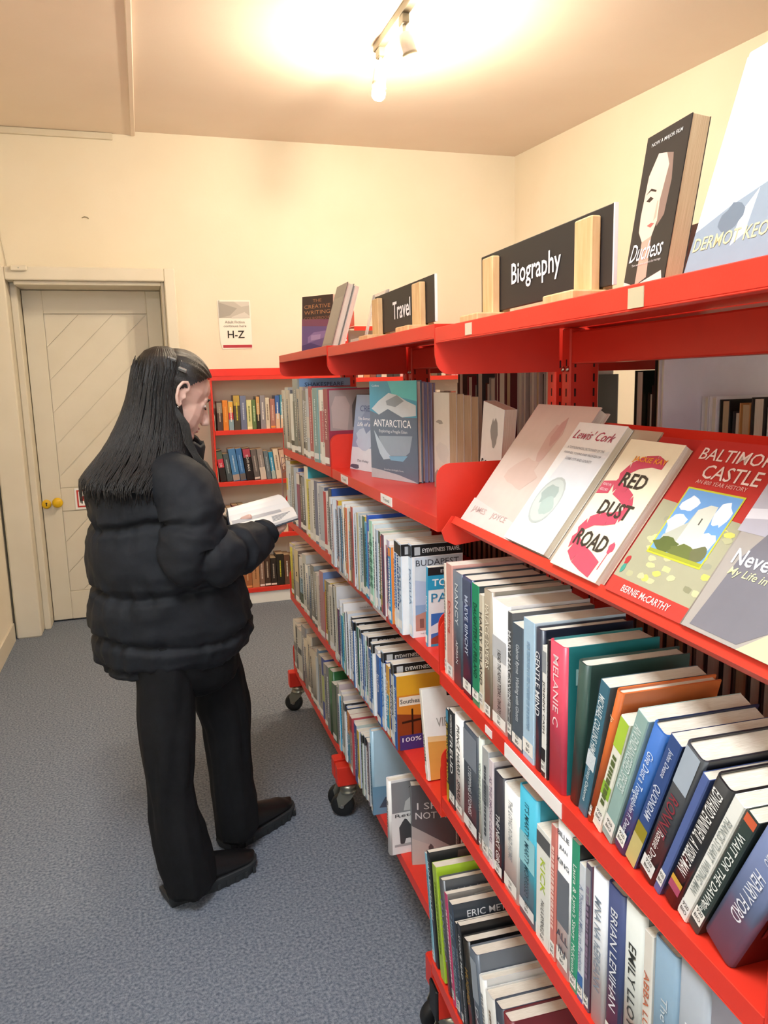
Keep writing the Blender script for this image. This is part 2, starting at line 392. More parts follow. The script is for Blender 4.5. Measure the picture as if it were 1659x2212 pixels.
def make_unit(label, U, L, shelves, top, caps, tilt_z=None):
    u = tag(empty('shelving_unit', U), label, 'shelving unit', 'red double-sided shelving units on castors')
    for y0 in (0.002, L - 0.037):
        m = MB(); m.bbox(DEP + 0.002, DEP + 0.068, y0, y0 + 0.035, 0.126, top - 0.004, 0.003); p = m.build('upright', 'red', u)
        m = MB()
        for k in range(46):
            z = 0.24 + k*0.029
            for yy in ((y0 - 0.0004, y0), (y0 + 0.035, y0 + 0.0354)):
                m.box(DEP + 0.012, DEP + 0.016, yy[0], yy[1], z, z + 0.016); m.box(DEP + 0.054, DEP + 0.058, yy[0], yy[1], z, z + 0.016)
            m.box(DEP + 0.0014, DEP + 0.002, y0 + 0.012, y0 + 0.016, z, z + 0.016)
        m.build('slots', 'dark', p)['kind'] = 'stuff'
        for yy in (y0 + 0.008, y0 + 0.027):
            m = MB(); m.lathe([(0.006, 0.0), (0.006, -0.003), (0.003, -0.005), (0.001, -0.005)], 10, axis='x'); m.build('bolt', 'chrome', p, T(DEP + 0.002, yy, top - 0.085))
        m = MB(); m.bbox(-0.03, 2*DEP + 0.10, y0 - 0.004, y0 + 0.040, 0.126, 0.198, 0.003); ft = m.build('foot', 'red', u)
        if caps:
            for xx in (-0.034, 2*DEP + 0.096):
                m = MB(); m.bbox(xx, xx + 0.008, y0 - 0.006, y0 + 0.042, 0.124, 0.2, 0.003); m.build('foot_cap', 'rubber', ft)
        castor(u, 0.012, y0 + 0.018, 180 + R.uniform(-25, 25)); castor(u, 2*DEP + 0.058, y0 + 0.018, R.uniform(-25, 25))
    m = MB(); m.bbox(DEP + 0.006, DEP + 0.064, 0.03, L - 0.03, top - 0.075, top - 0.012, 0.003); m.build('top_beam', 'red', u)
    for back in (False, True):
        Mx = Matrix(((-1,0,0,2*DEP+0.07),(0,1,0,0),(0,0,1,0),(0,0,0,1))) if back else Matrix.Identity(4)
        m = MB()
        m.bbox(0.0, DEP + 0.03, 0.002, L - 0.002, top - 0.003, top, 0.001, M4=Mx)
        m.bbox(0.0, 0.0025, 0.002, L - 0.002, top - 0.027, top - 0.001, 0.001, M4=Mx)
        m.bbox(0.0, 0.018, 0.002, L - 0.002, top - 0.029, top - 0.027, 0.0008, M4=Mx)
        ts = m.build('top_shelf', 'red', u)
        for y in (0.0, L - 0.0025):
            pts = [(x, top - q) for x, q in plate_outline(0.09, 0.0, DEP - 0.004)]
            p = MB(); p.prism(pts, y, y + 0.0025, 'y', M4=Mx); p.build('end_plate', 'red', ts)
        for z in shelves:
            if tilt_z is not None and not back and abs(z - tilt_z) < 1e-6: continue
            make_shelf(u, L, z, back=back, ext=0.03 if (caps and z < .3 and not back) else 0.0, rise=0.004 if (caps and z < .3 and not back) else 0.112)
    return u
ANG = {'A': 0.03908, 'B': 0.0144, 'C': 0.0}
ORG = {'A': (0.516419, 0.50), 'B': (0.568626, 1.478), 'C': (0.585, 2.50)}
LEN = {'A': 0.9357, 'B': 1.0, 'C': 0.92}
UM = {k: T(ORG[k][0], ORG[k][1], 0) @ Matrix.Rotation(-ANG[k], 4, 'Z') for k in 'ABC'}
SH = {'A': {1: 1.627, 2: 1.235, 3: 0.927, 4: 0.642, 5: 0.25}, 'B': {1: 1.638, 2: 1.244, 3: 0.927, 4: 0.592, 5: 0.27},
      'C': {1: 1.645, 2: 1.243, 3: 0.927, 4: 0.575, 5: 0.22}}
UNITNAME = {'A': 'the Biography unit', 'B': 'the Travel unit', 'C': 'the farthest unit'}
unitA = make_unit('nearest red mobile shelving unit carrying the Biography sign', UM['A'], LEN['A'], [SH['A'][i] for i in (2, 3, 4, 5)], SH['A'][1], True, SH['A'][2])
unitB = make_unit('middle red mobile shelving unit carrying the Travel sign', UM['B'], LEN['B'], [SH['B'][i] for i in (2, 3, 4, 5)], SH['B'][1], False)
unitC = make_unit('farthest red mobile shelving unit beside the wall bookcase', UM['C'], LEN['C'], [SH['C'][i] for i in (2, 3, 4, 5)], SH['C'][1], False)
# tilted display shelf of the near unit
TILT = 36.6
# display frame: x runs to the near end (right in view), z up the slope, -y towards the reader
DM = T(0.04, 0.0, 1.246) @ Matrix(((0, 1, 0, 0), (-1, 0, 0, 0), (0, 0, 1, 0), (0, 0, 0, 1))) @ RX(-TILT)
def DIS(ly, up, out=0.0): return UM['A'] @ DM @ T(-ly, out, up)
m = MB()
m.box(-LEN['A'] + 0.004, -0.004, 0.026, 0.029, -0.012, 0.27)
m.box(-LEN['A'] + 0.004, -0.004, -0.004, 0.029, -0.012, -0.009)
m.box(-LEN['A'] + 0.004, -0.004, -0.0065, -0.004, -0.012, 0.004)
ds = m.build('display_shelf', 'red', unitA, DM)
for x in (-LEN['A'], -0.0025):
    m = MB()
    pts = [(0.029, 0.27), (0.10, 0.20), (0.10, 0.02), (0.03, -0.045), (0.005, -0.05), (-0.012, -0.038), (-0.012, 0.0), (0.029, 0.02)]
    m.prism(pts[::-1], x, x + 0.0025, 'x'); m.build('end_plate', 'red', ds)
# stickers and worn tape on the shelf lips
def sticker(unit, U, y0, y1, z0, z1, col, label, text=None):
    m = MB(); m.box(-0.0012, -0.0002, y0, y1, z0, z1, col)
    o = m.build('shelf_sticker', 'matte', unit); o['label'] = label
    if text:
        t = MB(); text_into(t, text, (-0.0016, (y0 + y1)/2, (z0 + z1)/2), (0, -1, 0), (0, 0, 1), (y1-y0)*.55, (z1-z0)*.4, '6A6A6A'); t.build('lettering', 'matte', o)
sticker(unitA, 0, 0.235, 0.265, SH['A'][1] - 0.026, SH['A'][1] - 0.004, 'C9B998', 'worn beige tape on the top shelf lip')
sticker(unitA, 0, 0.74, 0.77, SH['A'][1] - 0.024, SH['A'][1] - 0.004, 'D9C7AC', 'worn beige tape on the top shelf lip')
sticker(unitA, 0, 0.40, 0.60, SH['A'][3] - 0.028, SH['A'][3] - 0.004, 'F4F0F0', 'torn white paper strip on the shelf lip')
sticker(unitA, 0, 0.655, 0.685, SH['A'][3] - 0.024, SH['A'][3] - 0.010, 'F4E6E4', 'torn white paper scrap on the shelf lip')
sticker(unitB, 0, 0.32, 0.42, SH['B'][2] - 0.027, SH['B'][2] - 0.004, 'F3EFEC', 'white shelf label', 'Travel')
sticker(unitB, 0, 0.78, 0.87, SH['B'][2] - 0.027, SH['B'][2] - 0.004, 'EFE3DC', 'white shelf label', 'Travel')
sticker(unitB, 0, 0.40, 0.53, SH['B'][3] - 0.027, SH['B'][3] - 0.004, 'ECEAF0', 'white shelf label')
sticker(unitB, 0, 0.83, 0.95, SH['B'][3] - 0.027, SH['B'][3] - 0.004, 'ECEAF0', 'white shelf label')
# ------------------------------------------------------------------ books
NAMED = {'white': 'F2F2EE', 'cream': 'E9DFC2', 'light grey': 'C4C4C2', 'grey': '8E9093', 'dark grey': '4A4C50', 'black': '17181B', 'navy blue': '23304F',
         'blue': '2F62B0', 'light blue': 'A8C8E2', 'sky blue': '4FB3DE', 'slate blue': '6A7896', 'teal': '1F8086', 'green': '2C9468', 'dark green': '24483A', 'lime green': 'A9CB2E', 'mint green': '98D2BC',
         'sage green': '9FBDB4', 'yellow': 'E8CF2A', 'orange': 'E58A2B', 'brown': '6B4632', 'tan': 'BBA383', 'red': 'C4302F', 'pink': 'E2506E', 'salmon pink': 'E08A80', 'maroon': '7E2740', 'purple': '5B4A86', 'lilac': 'B9AFCB'}
_nl = {k: lin(v) for k, v in NAMED.items()}
def cname(h):
    c = [int(h[i:i+2], 16) for i in (0, 2, 4)]
    best = None
    for k, v in NAMED.items():
        d = [int(v[i:i+2], 16) for i in (0, 2, 4)]
        e = sum((a - b)**2 for a, b in zip(c, d))
        if best is None or e < best[0]: best = (e, k)
    return best[1]
def ordinal(n):
    return str(n) + ('th' if 10 <= n % 100 <= 20 else {1: 'st', 2: 'nd', 3: 'rd'}.get(n % 10, 'th'))
EPS = 0.0003
def book(M4, w, h, t, spine, cover=None, kind='pb', title=None, tcol='F5F5F0', sub=None, bands=(), art=(), ctext=(), sticker=True, call=None,
         old=False, label='', group=None, name=None, tlen=0.62, tpos=0.54, horiz=(), fore=False):
    """book in its own frame: spine face at x=0 (looking -x), front cover at y=0 (looking -y), stands on z=0"""
    cover = cover or spine
    c = 0.0024 if kind == 'hb' else 0.0009
    r = min(t*0.42, 0.007) if kind == 'hb' else min(t*0.12, 0.0015)
    ins = 0.003 if kind == 'hb' else 0.0004
    # U-shaped outer and inner profile
    def prof(o, n=4):
        p = [(w - (0 if o == 0 else 0), o)]
        rr = max(r - o, 0.0002)
        for k in range(n + 1):
            a = -math.pi/2 - k*(math.pi/2)/n
            p.append((o + rr + rr*math.cos(a), o + rr + rr*math.sin(a)))
        for k in range(n + 1):
            a = math.pi - k*(math.pi/2)/n
            p.append((o + rr + rr*math.cos(a), t - o - rr + rr*math.sin(a)))
        p.append((w, t - o))
        return p
    nseg = 3 if kind == 'hb' else 1
    po = prof(0, nseg); pi = prof(c, nseg)
    m = MB(); k = len(po); n0 = 0
    for z in (0.0, h):
        for P in (po, pi): m.v += [(x, y, z) for x, y in P]
    o0, i0, o1, i1 = 0, k, 2*k, 3*k
    for i in range(k - 1):
        col = cover if i == 0 or i == k - 2 else spine
        sm = kind == 'hb' and 0 < i < k - 2
        m.face((o0 + i + 1, o0 + i, o1 + i, o1 + i + 1), col, sm)
        m.face((i0 + i, i0 + i + 1, i1 + i + 1, i1 + i), col)
        m.face((o1 + i, i1 + i, i1 + i + 1, o1 + i + 1), col); m.face((o0 + i, o0 + i + 1, i0 + i + 1, i0 + i), col)
    for q in (0, k - 1): m.face((o0 + q, i0 + q, i1 + q, o1 + q), cover)
    b = m.build(name or ('hardback_book' if kind == 'hb' else 'paperback_book'), 'print', None, M4)
    tag(b, label, 'book', group)
    # page block
    p = MB(); p.box(c*1.2, w - (0.005 if kind == 'hb' else 0.0006), c, t - c, ins, h - ins)
    p.build('pages', 'oldpaper' if old else 'paper', b)
    # printed bands and pictures
    if bands or art:
        a = MB()
        for z0, z1, col in bands:
            a.poly([(-EPS, t - r*.6, z0*h), (-EPS, r*.6, z0*h), (-EPS, r*.6, z1*h), (-EPS, t - r*.6, z1*h)], col)
        for i, (pts, col) in enumerate(art):
            a.poly([(u*w, -EPS - .000008*i, v*h) for u, v in pts], col)
        a.build('cover_print', 'print', b)
    if title or ctext or horiz or sub:
        a = MB()
        if title == '~':
            zz = h*(tpos + tlen/2)
            while zz > h*(tpos - tlen/2):
                ln = R.uniform(.003, .009); g = min(t*.24, .0042)
                a.poly([(-3*EPS, t/2 + g, zz), (-3*EPS, t/2 + g, zz - ln), (-3*EPS, t/2 - g, zz - ln), (-3*EPS, t/2 - g, zz)], tcol); zz -= ln + R.uniform(.0012, .003)
        elif title:
            L = h*tlen; H = min(t*0.62, 0.016)
            L, H = fit(title, L, H)
            text_into(a, title, (-3*EPS, t/2 + (0.0 if not sub else t*.0), h*tpos), (0, 0, -1), (0, -1, 0), L, H, tcol, 0.004)
        if sub and sub[0] != '~':
            L, H = fit(sub[0], h*sub[2], min(t*0.45, 0.011))
            text_into(a, sub[0], (-3*EPS, t/2, h*sub[1]), (0, 0, -1), (0, -1, 0), L, H, sub[3] if len(sub) > 3 else tcol)
        for s, v, frac, col in horiz:
            L, H = fit(s, t*.8, h*frac); text_into(a, s, (-3*EPS, t/2, v*h), (0, -1, 0), (0, 0, 1), L, H, col, 0.006)
        for it in ctext:
            s, u, v, wd, ht, col = it[:6]
            text_into(a, s, (u*w, -EPS*3, v*h), (1, 0, 0), (0, 0, 1), wd*w, ht*h, col, it[6] if len(it) > 6 else 0.003, it[7] if len(it) > 7 else 0.0)
        a.build('title_lettering', 'matte', b)
    if sticker and t > 0.006 and R.random() < .72:
        s = MB()
        zh = R.uniform(.016, .024); zl = 0.004 + R.uniform(0, .010); s.poly([(-2*EPS, t - r*.7, zl), (-2*EPS, r*.7, zl), (-2*EPS, r*.7, zl + zh), (-2*EPS, t - r*.7, zl + zh)], R.choice(['F2F1ED', 'EDEBE6', 'E6E6E6']))
        st = s.build('spine_label', 'matte', b)
        if call and t > 0.011:
            s = MB()
            for q, ln in enumerate(call): text_into(s, ln, (-3.2*EPS, t/2, zl + .016 - q*0.009), (0, -1, 0), (0, 0, 1), min(t*.6, .012), 0.0055, '2A2A2A')
            s.build('call_number', 'matte', st)
    return b

def place(U, ly, z, lx, t, lean=0.0, yaw=0.0):
    """standing book whose near face (front cover) is at ly; lean > 0 tips its top to the near end"""
    if lean >= 0: return U @ T(lx, ly, z + 0.0004) @ RZ(yaw) @ RX(lean)
    return U @ T(lx, ly, z + 0.0004) @ RZ(yaw) @ T(0, t, 0) @ RX(lean) @ T(0, -t, 0)
SHELFWORD = {2: 'second', 3: 'third', 4: 'fourth', 5: 'bottom'}
COUNT = {}
def row_label(u, s, spine, kind, n=None):
    k = (u, s); COUNT[k] = COUNT.get(k, 0) + 1
    kd = 'hardback' if kind == 'hb' else 'paperback'
    return '%s %s, %s from left on %s shelf of %s' % (cname(spine), kd, ordinal(COUNT[k]), SHELFWORD[s], UNITNAME[u])
def row_group(u, s): return 'books on the %s shelf of %s' % (SHELFWORD[s], UNITNAME[u])
def add(u, s, ly_near, t, h, spine, cover=None, kind='pb', title=None, tcol='F5F5F0', lx=-0.004, lean=0.0, w=None, **kw):
    lab = kw.pop('label', None) or row_label(u, s, spine, kind)
    w = w or (0.152 if h > 0.215 else 0.132) + R.uniform(-.004, .006)
    return book(place(UM[u], ly_near, SH[u][s], lx, t, lean, kw.pop('yaw', 0.0)), w, h, t, spine, cover, kind, title, tcol,
                label=lab, group=row_group(u, s), call=kw.pop('call', None), **kw)

# ---- near unit, third shelf: upright books (far edge of each spine, height)
W, K = 'F4F4F0', '1B1B1E'
A3 = [ # far edge, height, spine, cover, kind, title, title colour, extras
 (.919, .233, 'EDE6DA', None, 'pb', '~', '8C8C88', {}),
 (.905, .238, 'D9A49A', None, 'pb', 'DArling', 'C0463C', {}),
 (.869, .232, '5E6C7C', '3E4A56', 'hb', 'NANCY', 'D7DDE2', dict(tpos=.72, tlen=.36, sub=('ADRIAN', .3, .2))),
 (.817, .234, '2E3D63', '39414C', 'hb', 'MAEVE BINCHY', 'C9D4EC', dict(tpos=.6, tlen=.5, bands=((.78, .98, '56607A'),))),
 (.764, .232, '28946C', '3C4A50', 'pb', 'DAUGHTERS of IRELAND', '123C2E', {}),
 (.729, .220, 'DCD3BF', None, 'pb', 'HARRY BOLAND', '3C3A36', {}),
 (.709, .236, '9F9482', '8A8478', 'hb', 'PALACE PAPERS', 'E9E2D0', dict(tpos=.64, tlen=.5)),
 (.671, .229, 'F0F0F2', 'E8E8EA', 'hb', 'I READ THE NEWS TODAY, OH BOY', '2A2A2E', dict(tpos=.38, tlen=.5, bands=((.55, .72, 'C9CCD2'),))),
 (.604, .224, '55585C', '60646A', 'pb', 'MARY MACSWINEY', 'D9DCE0', dict(tpos=.55, sub=('Honors Daughter', .25, .25))),
 (.585, .211, '56626F', 'A9C2D4', 'pb', 'Gabriel Byrne  Walking with Ghosts', 'CFD8E0', {}),
 (.544, .232, 'B5D4EC', 'C8DCEA', 'pb', '~', '8AA9C4', dict(sub=None)),
 (.504, .228, '2A3244', '20283A', 'hb', 'GENTLE MIND', 'F0F2F6', dict(tpos=.62, tlen=.45, sub=('~', .2, .25))),
 (.479, .208, 'F1F1EE', '2A2C30', 'pb', 'JOHNNY CASH', '1A1A1A', dict(tlen=.66, bands=((.8, .96, '9AA0A8'), (.0, .22, '2A2A2C')))),
 (.463, .221, '25272B', None, 'pb', '~', 'B9BCC2', {}),
 (.457, .225, 'DB4A63', '2B7F84', 'hb', 'MELANIE C', 'F6D9DE', dict(tpos=.68, tlen=.48, call=('920', 'CHI'), ctext=(('MELANIE C', .52, .80, .8, .11, 'A9D6D6', .02),))),
]
A3.append((.404, .2, '', None, '', None, '', {}))
for i in range(len(A3) - 1):
    yf, h, sp, cv, kd, ti, tc, ex = A3[i]
    t = yf - A3[i + 1][0] - 0.0015
    if i == 14: t = .046
    ex = dict(ex); ex.setdefault('call', ('920', 'BIO'))
    add('A', 3, yf - t, t, h, sp, cv, kd, ti, tc, lx=0.006, **ex)
add('A', 3, .378, .026, .217, '2C4A44', '3C5650', 'hb', None, lx=.012, lean=5, w=.16, art=(([(.12, .1), (.9, .1), (.9, .9), (.12, .9)], '4A5A60'),))
# leaning books (near foot, thickness along the spine, height, lean)
LEAN = [
 (.350, .022, .216, '3E7086', '56707C', 'pb', 'MICHAEL COLLINS HIMSELF', 'E2EBEF', 14, dict(tpos=.66, tlen=.5, sub=('Chrissy Osborne', .25, .3), bands=((.36, .48, 'D8E2EA'),))),
 (.338, .013, .222, 'C8642A', 'D2703A', 'hb', 'Jo', 'F2D8B0', 17, dict(tpos=.8, tlen=.1)),
 (.316, .021, .190, 'EEEFE2', 'E8EAD8', 'pb', '~', '5C6A3A', 19, dict(tlen=.44, tpos=.46, bands=((.74, .995, 'B2D444'), (.30, .42, '94C23C')), sub=('~', .22, .2, '7A9A34'))),
 (.288, .024, .214, '98B8B4', 'A9C4BE', 'pb', 'AN ENDANGERED SPECIES', 'DCE8E6', 20, dict(tpos=.66, tlen=.5, sub=('~', .25, .2))),
 (.252, .027, .212, '3468B4', '20304C', 'hb', 'Give Dust a Tongue', 'DCE8F8', 21, dict(tpos=.62, tlen=.4, sub=('John F. Deane', .28, .28))),
 (.232, .022, .215, '34508C', '24345C', 'pb', 'QUONDAM', 'D8E0F0', 22, dict(tpos=.52, tlen=.26, bands=((.0, .22, 'CDBE7C'), (.22, .32, '9C8E1E')), sub=('John Deane', .82, .2))),
 (.192, .033, .215, '3E4248', '2C2E34', 'hb', 'RONNIE', '8E3440', 22, dict(tpos=.5, tlen=.3, bands=((.72, .99, 'A9B6C6'),), sub=('Ronnie Drew', .24, .28, 'F0F0F0'))),
 (.178, .012, .20, '5468A4', '4A5E98', 'pb', None, W, 22.5, {}),
 (.150, .027, .205, '232428', '1C1D20', 'hb', 'EDWARD ENNINFUL  A VISIBLE MAN', 'F2F2F2', 23, dict(tlen=.66, tpos=.6, bands=((.1, .16, 'B04A6A'), (.16, .2, 'D8A83C')))),
 (.132, .017, .20, 'EEF0EC', 'F0F0EC', 'pb', 'FRANCIS STUART  WRITING MAN', '8C9290', 23.5, {}),
 (.114, .017, .195, '33423E', '2E3A36', 'pb', 'WAIT FOR THE DAWN', 'E9EDEA', 24, dict(bands=((.93, .99, 'D0603C'),), sub=('Ellen', .2, .1))),
 (.066, .046, .198, '66749A', '58201E', 'hb', 'HENRY FORD', 'E2E6F2', 25, dict(tpos=.48, tlen=.38, sub=('CURCIO', .82, .14), call=('920', 'FOR'), ctext=(('HENRY', .5, .62, .8, .14, '8E4A48', .02), ('FORD', .45, .35, .7, .14, '8E4A48', .02)))),
]
yn = .3755
for _, t, h, sp, cv, kd, ti, tc, ln, ex in LEAN:
    yn -= t / math.cos(math.radians(ln)) + .0008
    ex = dict(ex); ex.setdefault('call', ('920', 'BIO'))
    add('A', 3, yn, t, h, sp, cv, kd, ti, tc, lx=0.010, lean=ln, w=.145, **ex)

# ---- near unit, fourth shelf
A4 = [
 (.917, .208, '1E2A30', '2A3238', 'pb', 'SURVIVING TWIN', 'E0C040', dict(bands=((.0, .2, 'B89A2C'), (.86, .99, '4A90B0')))),
 (.900, .215, '33383C', '3E444A', 'pb', 'FREUD', 'F4F4F4', dict(tpos=.55, tlen=.4, sub=('WHITEBOOK', .86, .2))),
 (.866, .220, 'F3F2F0', 'E9E6E2', 'hb', 'PRINCE HARRY  SPARE', '2E2E30', dict(tlen=.74)),
 (.818, .221, '49525E', '5A6068', 'hb', 'STEPPING STONES', 'D4DAE2', dict(tlen=.45, tpos=.42, bands=((.66, .96, '8A94A2'),))),
 (.739, .227, 'D6DED6', 'C2CCC2', 'hb', 'YOUNG HERRIOT', '7C8A84', dict(tlen=.46, tpos=.56)),
 (.718, .218, 'B9BEC2', 'B0B6BC', 'pb', '~', '4A5058', dict(bands=((.5, .7, '8A9096'),))),
 (.685, .209, 'E9DDE4', 'DDD6DA', 'pb', 'AS THE SMOKE CLEARS', '8E7A92', {}),
 (.665, .200, '2E2F3A', '3A3A42', 'hb', 'THE NEXT GIRL', 'F2F2F4', dict(tlen=.5, tpos=.36)),
 (.620, .199, 'F1F1EF', 'E9E9E6', 'hb', 'THE LONG ROAD HOME', 'A9ADB2', dict(tlen=.56, tpos=.62)),
 (.558, .229, '4BB9D6', '3FA9C6', 'hb', "IT'S MARTY!  MARTY MORRISSEY", '2A5666', dict(tlen=.74, bands=((.42, .66, '9CDCEA'),))),
 (.492, .195, 'F2F3EE', 'E2E4DA', 'pb', 'KICK', 'B4CC3A', dict(tlen=.3, tpos=.6, sub=('PAULA BYRNE', .26, .26, '3A3A3A'), bands=((.84, .96, '5C5E60'),))),
 (.444, .224, 'D98278', 'CF7A70', 'pb', '~', 'F4D0C8', {}),
 (.426, .245, 'EFF2F6', '4A4E56', 'hb', None, K, dict(bands=((.32, .66, '6E747E'),), horiz=(('BILLIE', .92, .034, '3A3E46'), ('JEAN', .83, .034, '3A3E46'), ('KING', .74, .034, '3A3E46'), ('ALL', .25, .05, '4A5260'), ('IN', .15, .05, '4A5260')))),
 (.381, .238, '34A07C', '2E3438', 'pb', "Laura & Lynn's Story", 'F0F6F2', dict(tlen=.5, tpos=.6, sub=('McKenna', .22, .2))),
 (.359, .215, 'DCE4EE', 'D0D8E4', 'pb', 'A Thousand Miles to Freedom', '8494B0', dict(bands=((.0, .2, '3A6EB0'),))),
 (.341, .227, '5A5266', '6A3A4A', 'pb', '~', '8A7A92', dict(bands=((.74, .97, 'A0A4AA'),))),
 (.325, .231, 'E2E6EC', 'DCE0E6', 'hb', 'MNA NA hEIREANN', '8A98A8', dict(tlen=.6)),
 (.287, .236, '3C4A78', '4C5A88', 'hb', 'BRIAN LENIHAN', 'E4E8F2', dict(tlen=.62, tpos=.56)),
 (.246, .240, 'D3D8D4', '8E9490', 'hb', 'EMILY LLOYD', '3C403E', dict(tlen=.56, tpos=.5)),
 (.203, .228, 'E8E4DC', None, 'pb', 'ABBA LU', 'C06A4A', dict(tlen=.36, tpos=.6)),
 (.184, .236, '7E9AB0', '8AA2B4', 'hb', 'The Iceberg', 'C9D6E0', dict(tlen=.5, tpos=.5)),
 (.137, .250, '9AA2AC', 'A2A4AE', 'hb', 'Mart Mc', 'E4E8EC', dict(tlen=.66, tpos=.5, art=(([(.62, .02), (.98, .02), (.98, .62), (.86, .72), (.70, .66), (.60, .4)], '4A3228'), ([(.72, .02), (.92, .02), (.94, .42), (.84, .52), (.74, .44)], 'B4846A')))),
]
A4.append((.088, .2, '', None, '', None, '', {}))
for i in range(len(A4) - 1):
    yf, h, sp, cv, kd, ti, tc, ex = A4[i]
    t = yf - A4[i + 1][0] - 0.0015
    ex = dict(ex); ex.setdefault('call', ('920', 'BIO'))
    add('A', 4, yf - t, t, h, sp, cv, kd, ti, tc, lx=0.006, **ex)

# ---- near unit, bottom shelf: tipping towards the far end
A5 = [ # near edge, t, h
 (.905, .016, .238, '8CC4DA', '2C3034', 'pb', '~', '6AA4BC', {}),
 (.885, .018, .252, '24282C', '26282A', 'pb', 'IAN McKELLEN', 'D8DADC', dict(tlen=.5, tpos=.66, art=(([(.05, .0), (.99, .0), (.99, .42), (.05, .42)], 'EDEDEA'), ([(.3, .6), (.9, .55), (.95, .98), (.4, .98)], '5A4844')), ctext=(('M', .35, .16, .2, .09, '2A2A2A'), ('G', .5, .06, .12, .05, '6A6A6A')))),
 (.838, .030, .245, 'A6C43A', 'A9CC34', 'pb', '~', '6E8A1E', dict(art=(([(.1, .05), (.3, .05), (.3, .3), (.1, .3)], '4A4E48'), ([(.1, .3), (.25, .3), (.25, .38), (.1, .38)], '8ECAD8')))),
 (.800, .026, .240, '4A4E54', '50555A', 'hb', 'MANDELA', '8A8E94', dict(ctext=(('MANDELA', .5, .88, .8, .08, 'A4A8AE'),))),
 (.775, .016, .230, 'C43A6C', '8A8680', 'pb', '~', 'F0C8D8', dict(art=(([(.3, .74), (.36, .96), (.64, .98), (.7, .74)], 'B9B4AA'), ([(.28, .70), (.72, .70), (.72, .75), (.28, .75)], '4A4642')))),
 (.742, .024, .228, '39485A', '3A424C', 'pb', '7 MEN   ERIC METAXAS', '8FA6BC', dict(tlen=.8, tpos=.5, ctext=(('ERIC METAXAS', .58, .90, .8, .06, 'E2E6EA'), ('New York Times Bestselling', .58, .84, .6, .02, '7A828A')))),
 (.722, .014, .205, '22262A', '2A2E32', 'pb', 'GEORGE MC', '9AA2AC', {}),
 (.700, .018, .215, '1D2022', '1C1D1E', 'pb', 'STONE MAD', 'D8DCE0', dict(tlen=.4, tpos=.7, sub=('Seamus Murphy', .25, .3), ctext=(('STONE MAD', .5, .87, .9, .085, 'F0F0F0'),))),
 (.664, .030, .205, '1B1D1E', '1E2022', 'hb', 'HUGHES', 'B08A3A', dict(tlen=.34, tpos=.55)),
 (.615, .040, .212, '5A6674', '6C747E', 'hb', 'DAVID', 'C9D2DA', dict(tlen=.4, tpos=.3, bands=((.55, .92, '9AA6B2'),))),
 (.585, .026, .19, 'E2E4E2', 'D8DAD8', 'hb', '~', '8A8E92', {}),
 (.540, .042, .185, 'CFCFCB', 'D6D6D2', 'hb', '~', '8A7A6A', {}),
 (.500, .036, .20, '3A4452', '4A5462', 'hb', '~', 'C8CED6', {}),
 (.460, .036, .21, '7A3038', '6A2A32', 'hb', '~', 'E8C8C8', {}),
]
for yn, t, h, sp, cv, kd, ti, tc, ex in A5:
    yn += .012
    ex = dict(ex); ex.setdefault('call', ('920', 'BIO'))
    add('A', 5, yn, t, h, sp, cv, kd, ti, tc, lx=-0.026, lean=-12, w=.17, **ex)

# ---- sequential rows on the middle and far units
FILL = {'B': ['E9ECF0', 'F0F1F3', 'D4DCE8', 'C9D2DE', '3E6AA8', 'E2E6EA', 'B4C4D8', 'DDE0E2', '5A6A80', 'EFEFEC', '2E5A9A', 'C8CCD2', '8A98A8', 'E4E0D8', 'B84A4A', '2EA2CE', 'A5DBC6', 'D8743E', '6A3A58', '2A6A5A', 'D8B84A'],
        'C': ['C9C6BA', 'D8D6CE', 'B4AEA0', '8A8A84', 'C4BCAC', 'A8A49A', 'D0D4D8', '7A7E84', 'BEB9AC', '9AA4A8']}
def seq(u, s, start, items, end=None, lx=-0.008, jit=.004, yaw=0.0):
    items = list(items); yaws = math.cos(math.radians(yaw))
    if end is not None:
        need = start - end; q = random.Random(hash((u, s)) % 1000 if False else ord(u)*10 + s)
        hs = [i[1] for i in items if i[1] <= 262]; tot = sum((i[0]/1000 + .001)/yaws for i in items)
        while need - tot > .05 and (u == 'B' or len(items) < 17):
            t = q.uniform(13, 26) if u == 'B' else q.uniform(22, 38); c = q.choice(FILL[u])
            it = (t, q.choice(hs) - q.uniform(0, 12), c, q.choice(FILL[u]), '~', 'E8ECF2' if cname(c) in ('blue', 'navy blue', 'grey', 'slate blue', 'dark grey') else q.choice(['5A6A80', '3A5A90', '6A6A70']))
            items.insert(q.randrange(0, max(1, int(len(items)*.85))), it); tot += (t/1000 + .001)/yaws
        k = need/tot
    else: k = 1.0
    y = start
    for it in items:
        t, h, sp = it[0]/1000*k, it[1]/1000, it[2]
        cv = it[3] if len(it) > 3 else None; ti = it[4] if len(it) > 4 else None; tc = it[5] if len(it) > 5 else K
        ex = dict(it[6]) if len(it) > 6 else {}
        y -= (t + .001)/yaws
        if yaw: ex['yaw'] = yaw
        add(u, s, y, t, h, sp, cv, ex.pop('kind', 'hb' if it[0] > 26 else 'pb'), ti, tc, lx=lx + R.uniform(-jit, jit), **ex)
    return y
EW = dict(bands=((.86, .985, '17191C'),), ctext=(('EYEWITNESS TRAVEL', .58, .93, .74, .045, 'F2F2F2', .015),), art=(([(.0, .87), (1, .87), (1, .995), (.0, .995)], '17191C'), ([(.06, .885), (.17, .885), (.17, .97), (.06, .97)], 'B9BCC0')))
def ew(title, spcol='E9ECF0', tc='2A5AA0', cover='F0F1F3', more=(), t=20, h=222):
    d = dict(EW); d['art'] = d['art'] + tuple(more); d['kind'] = 'pb'
    return (t, h, spcol, cover, title, tc, d)
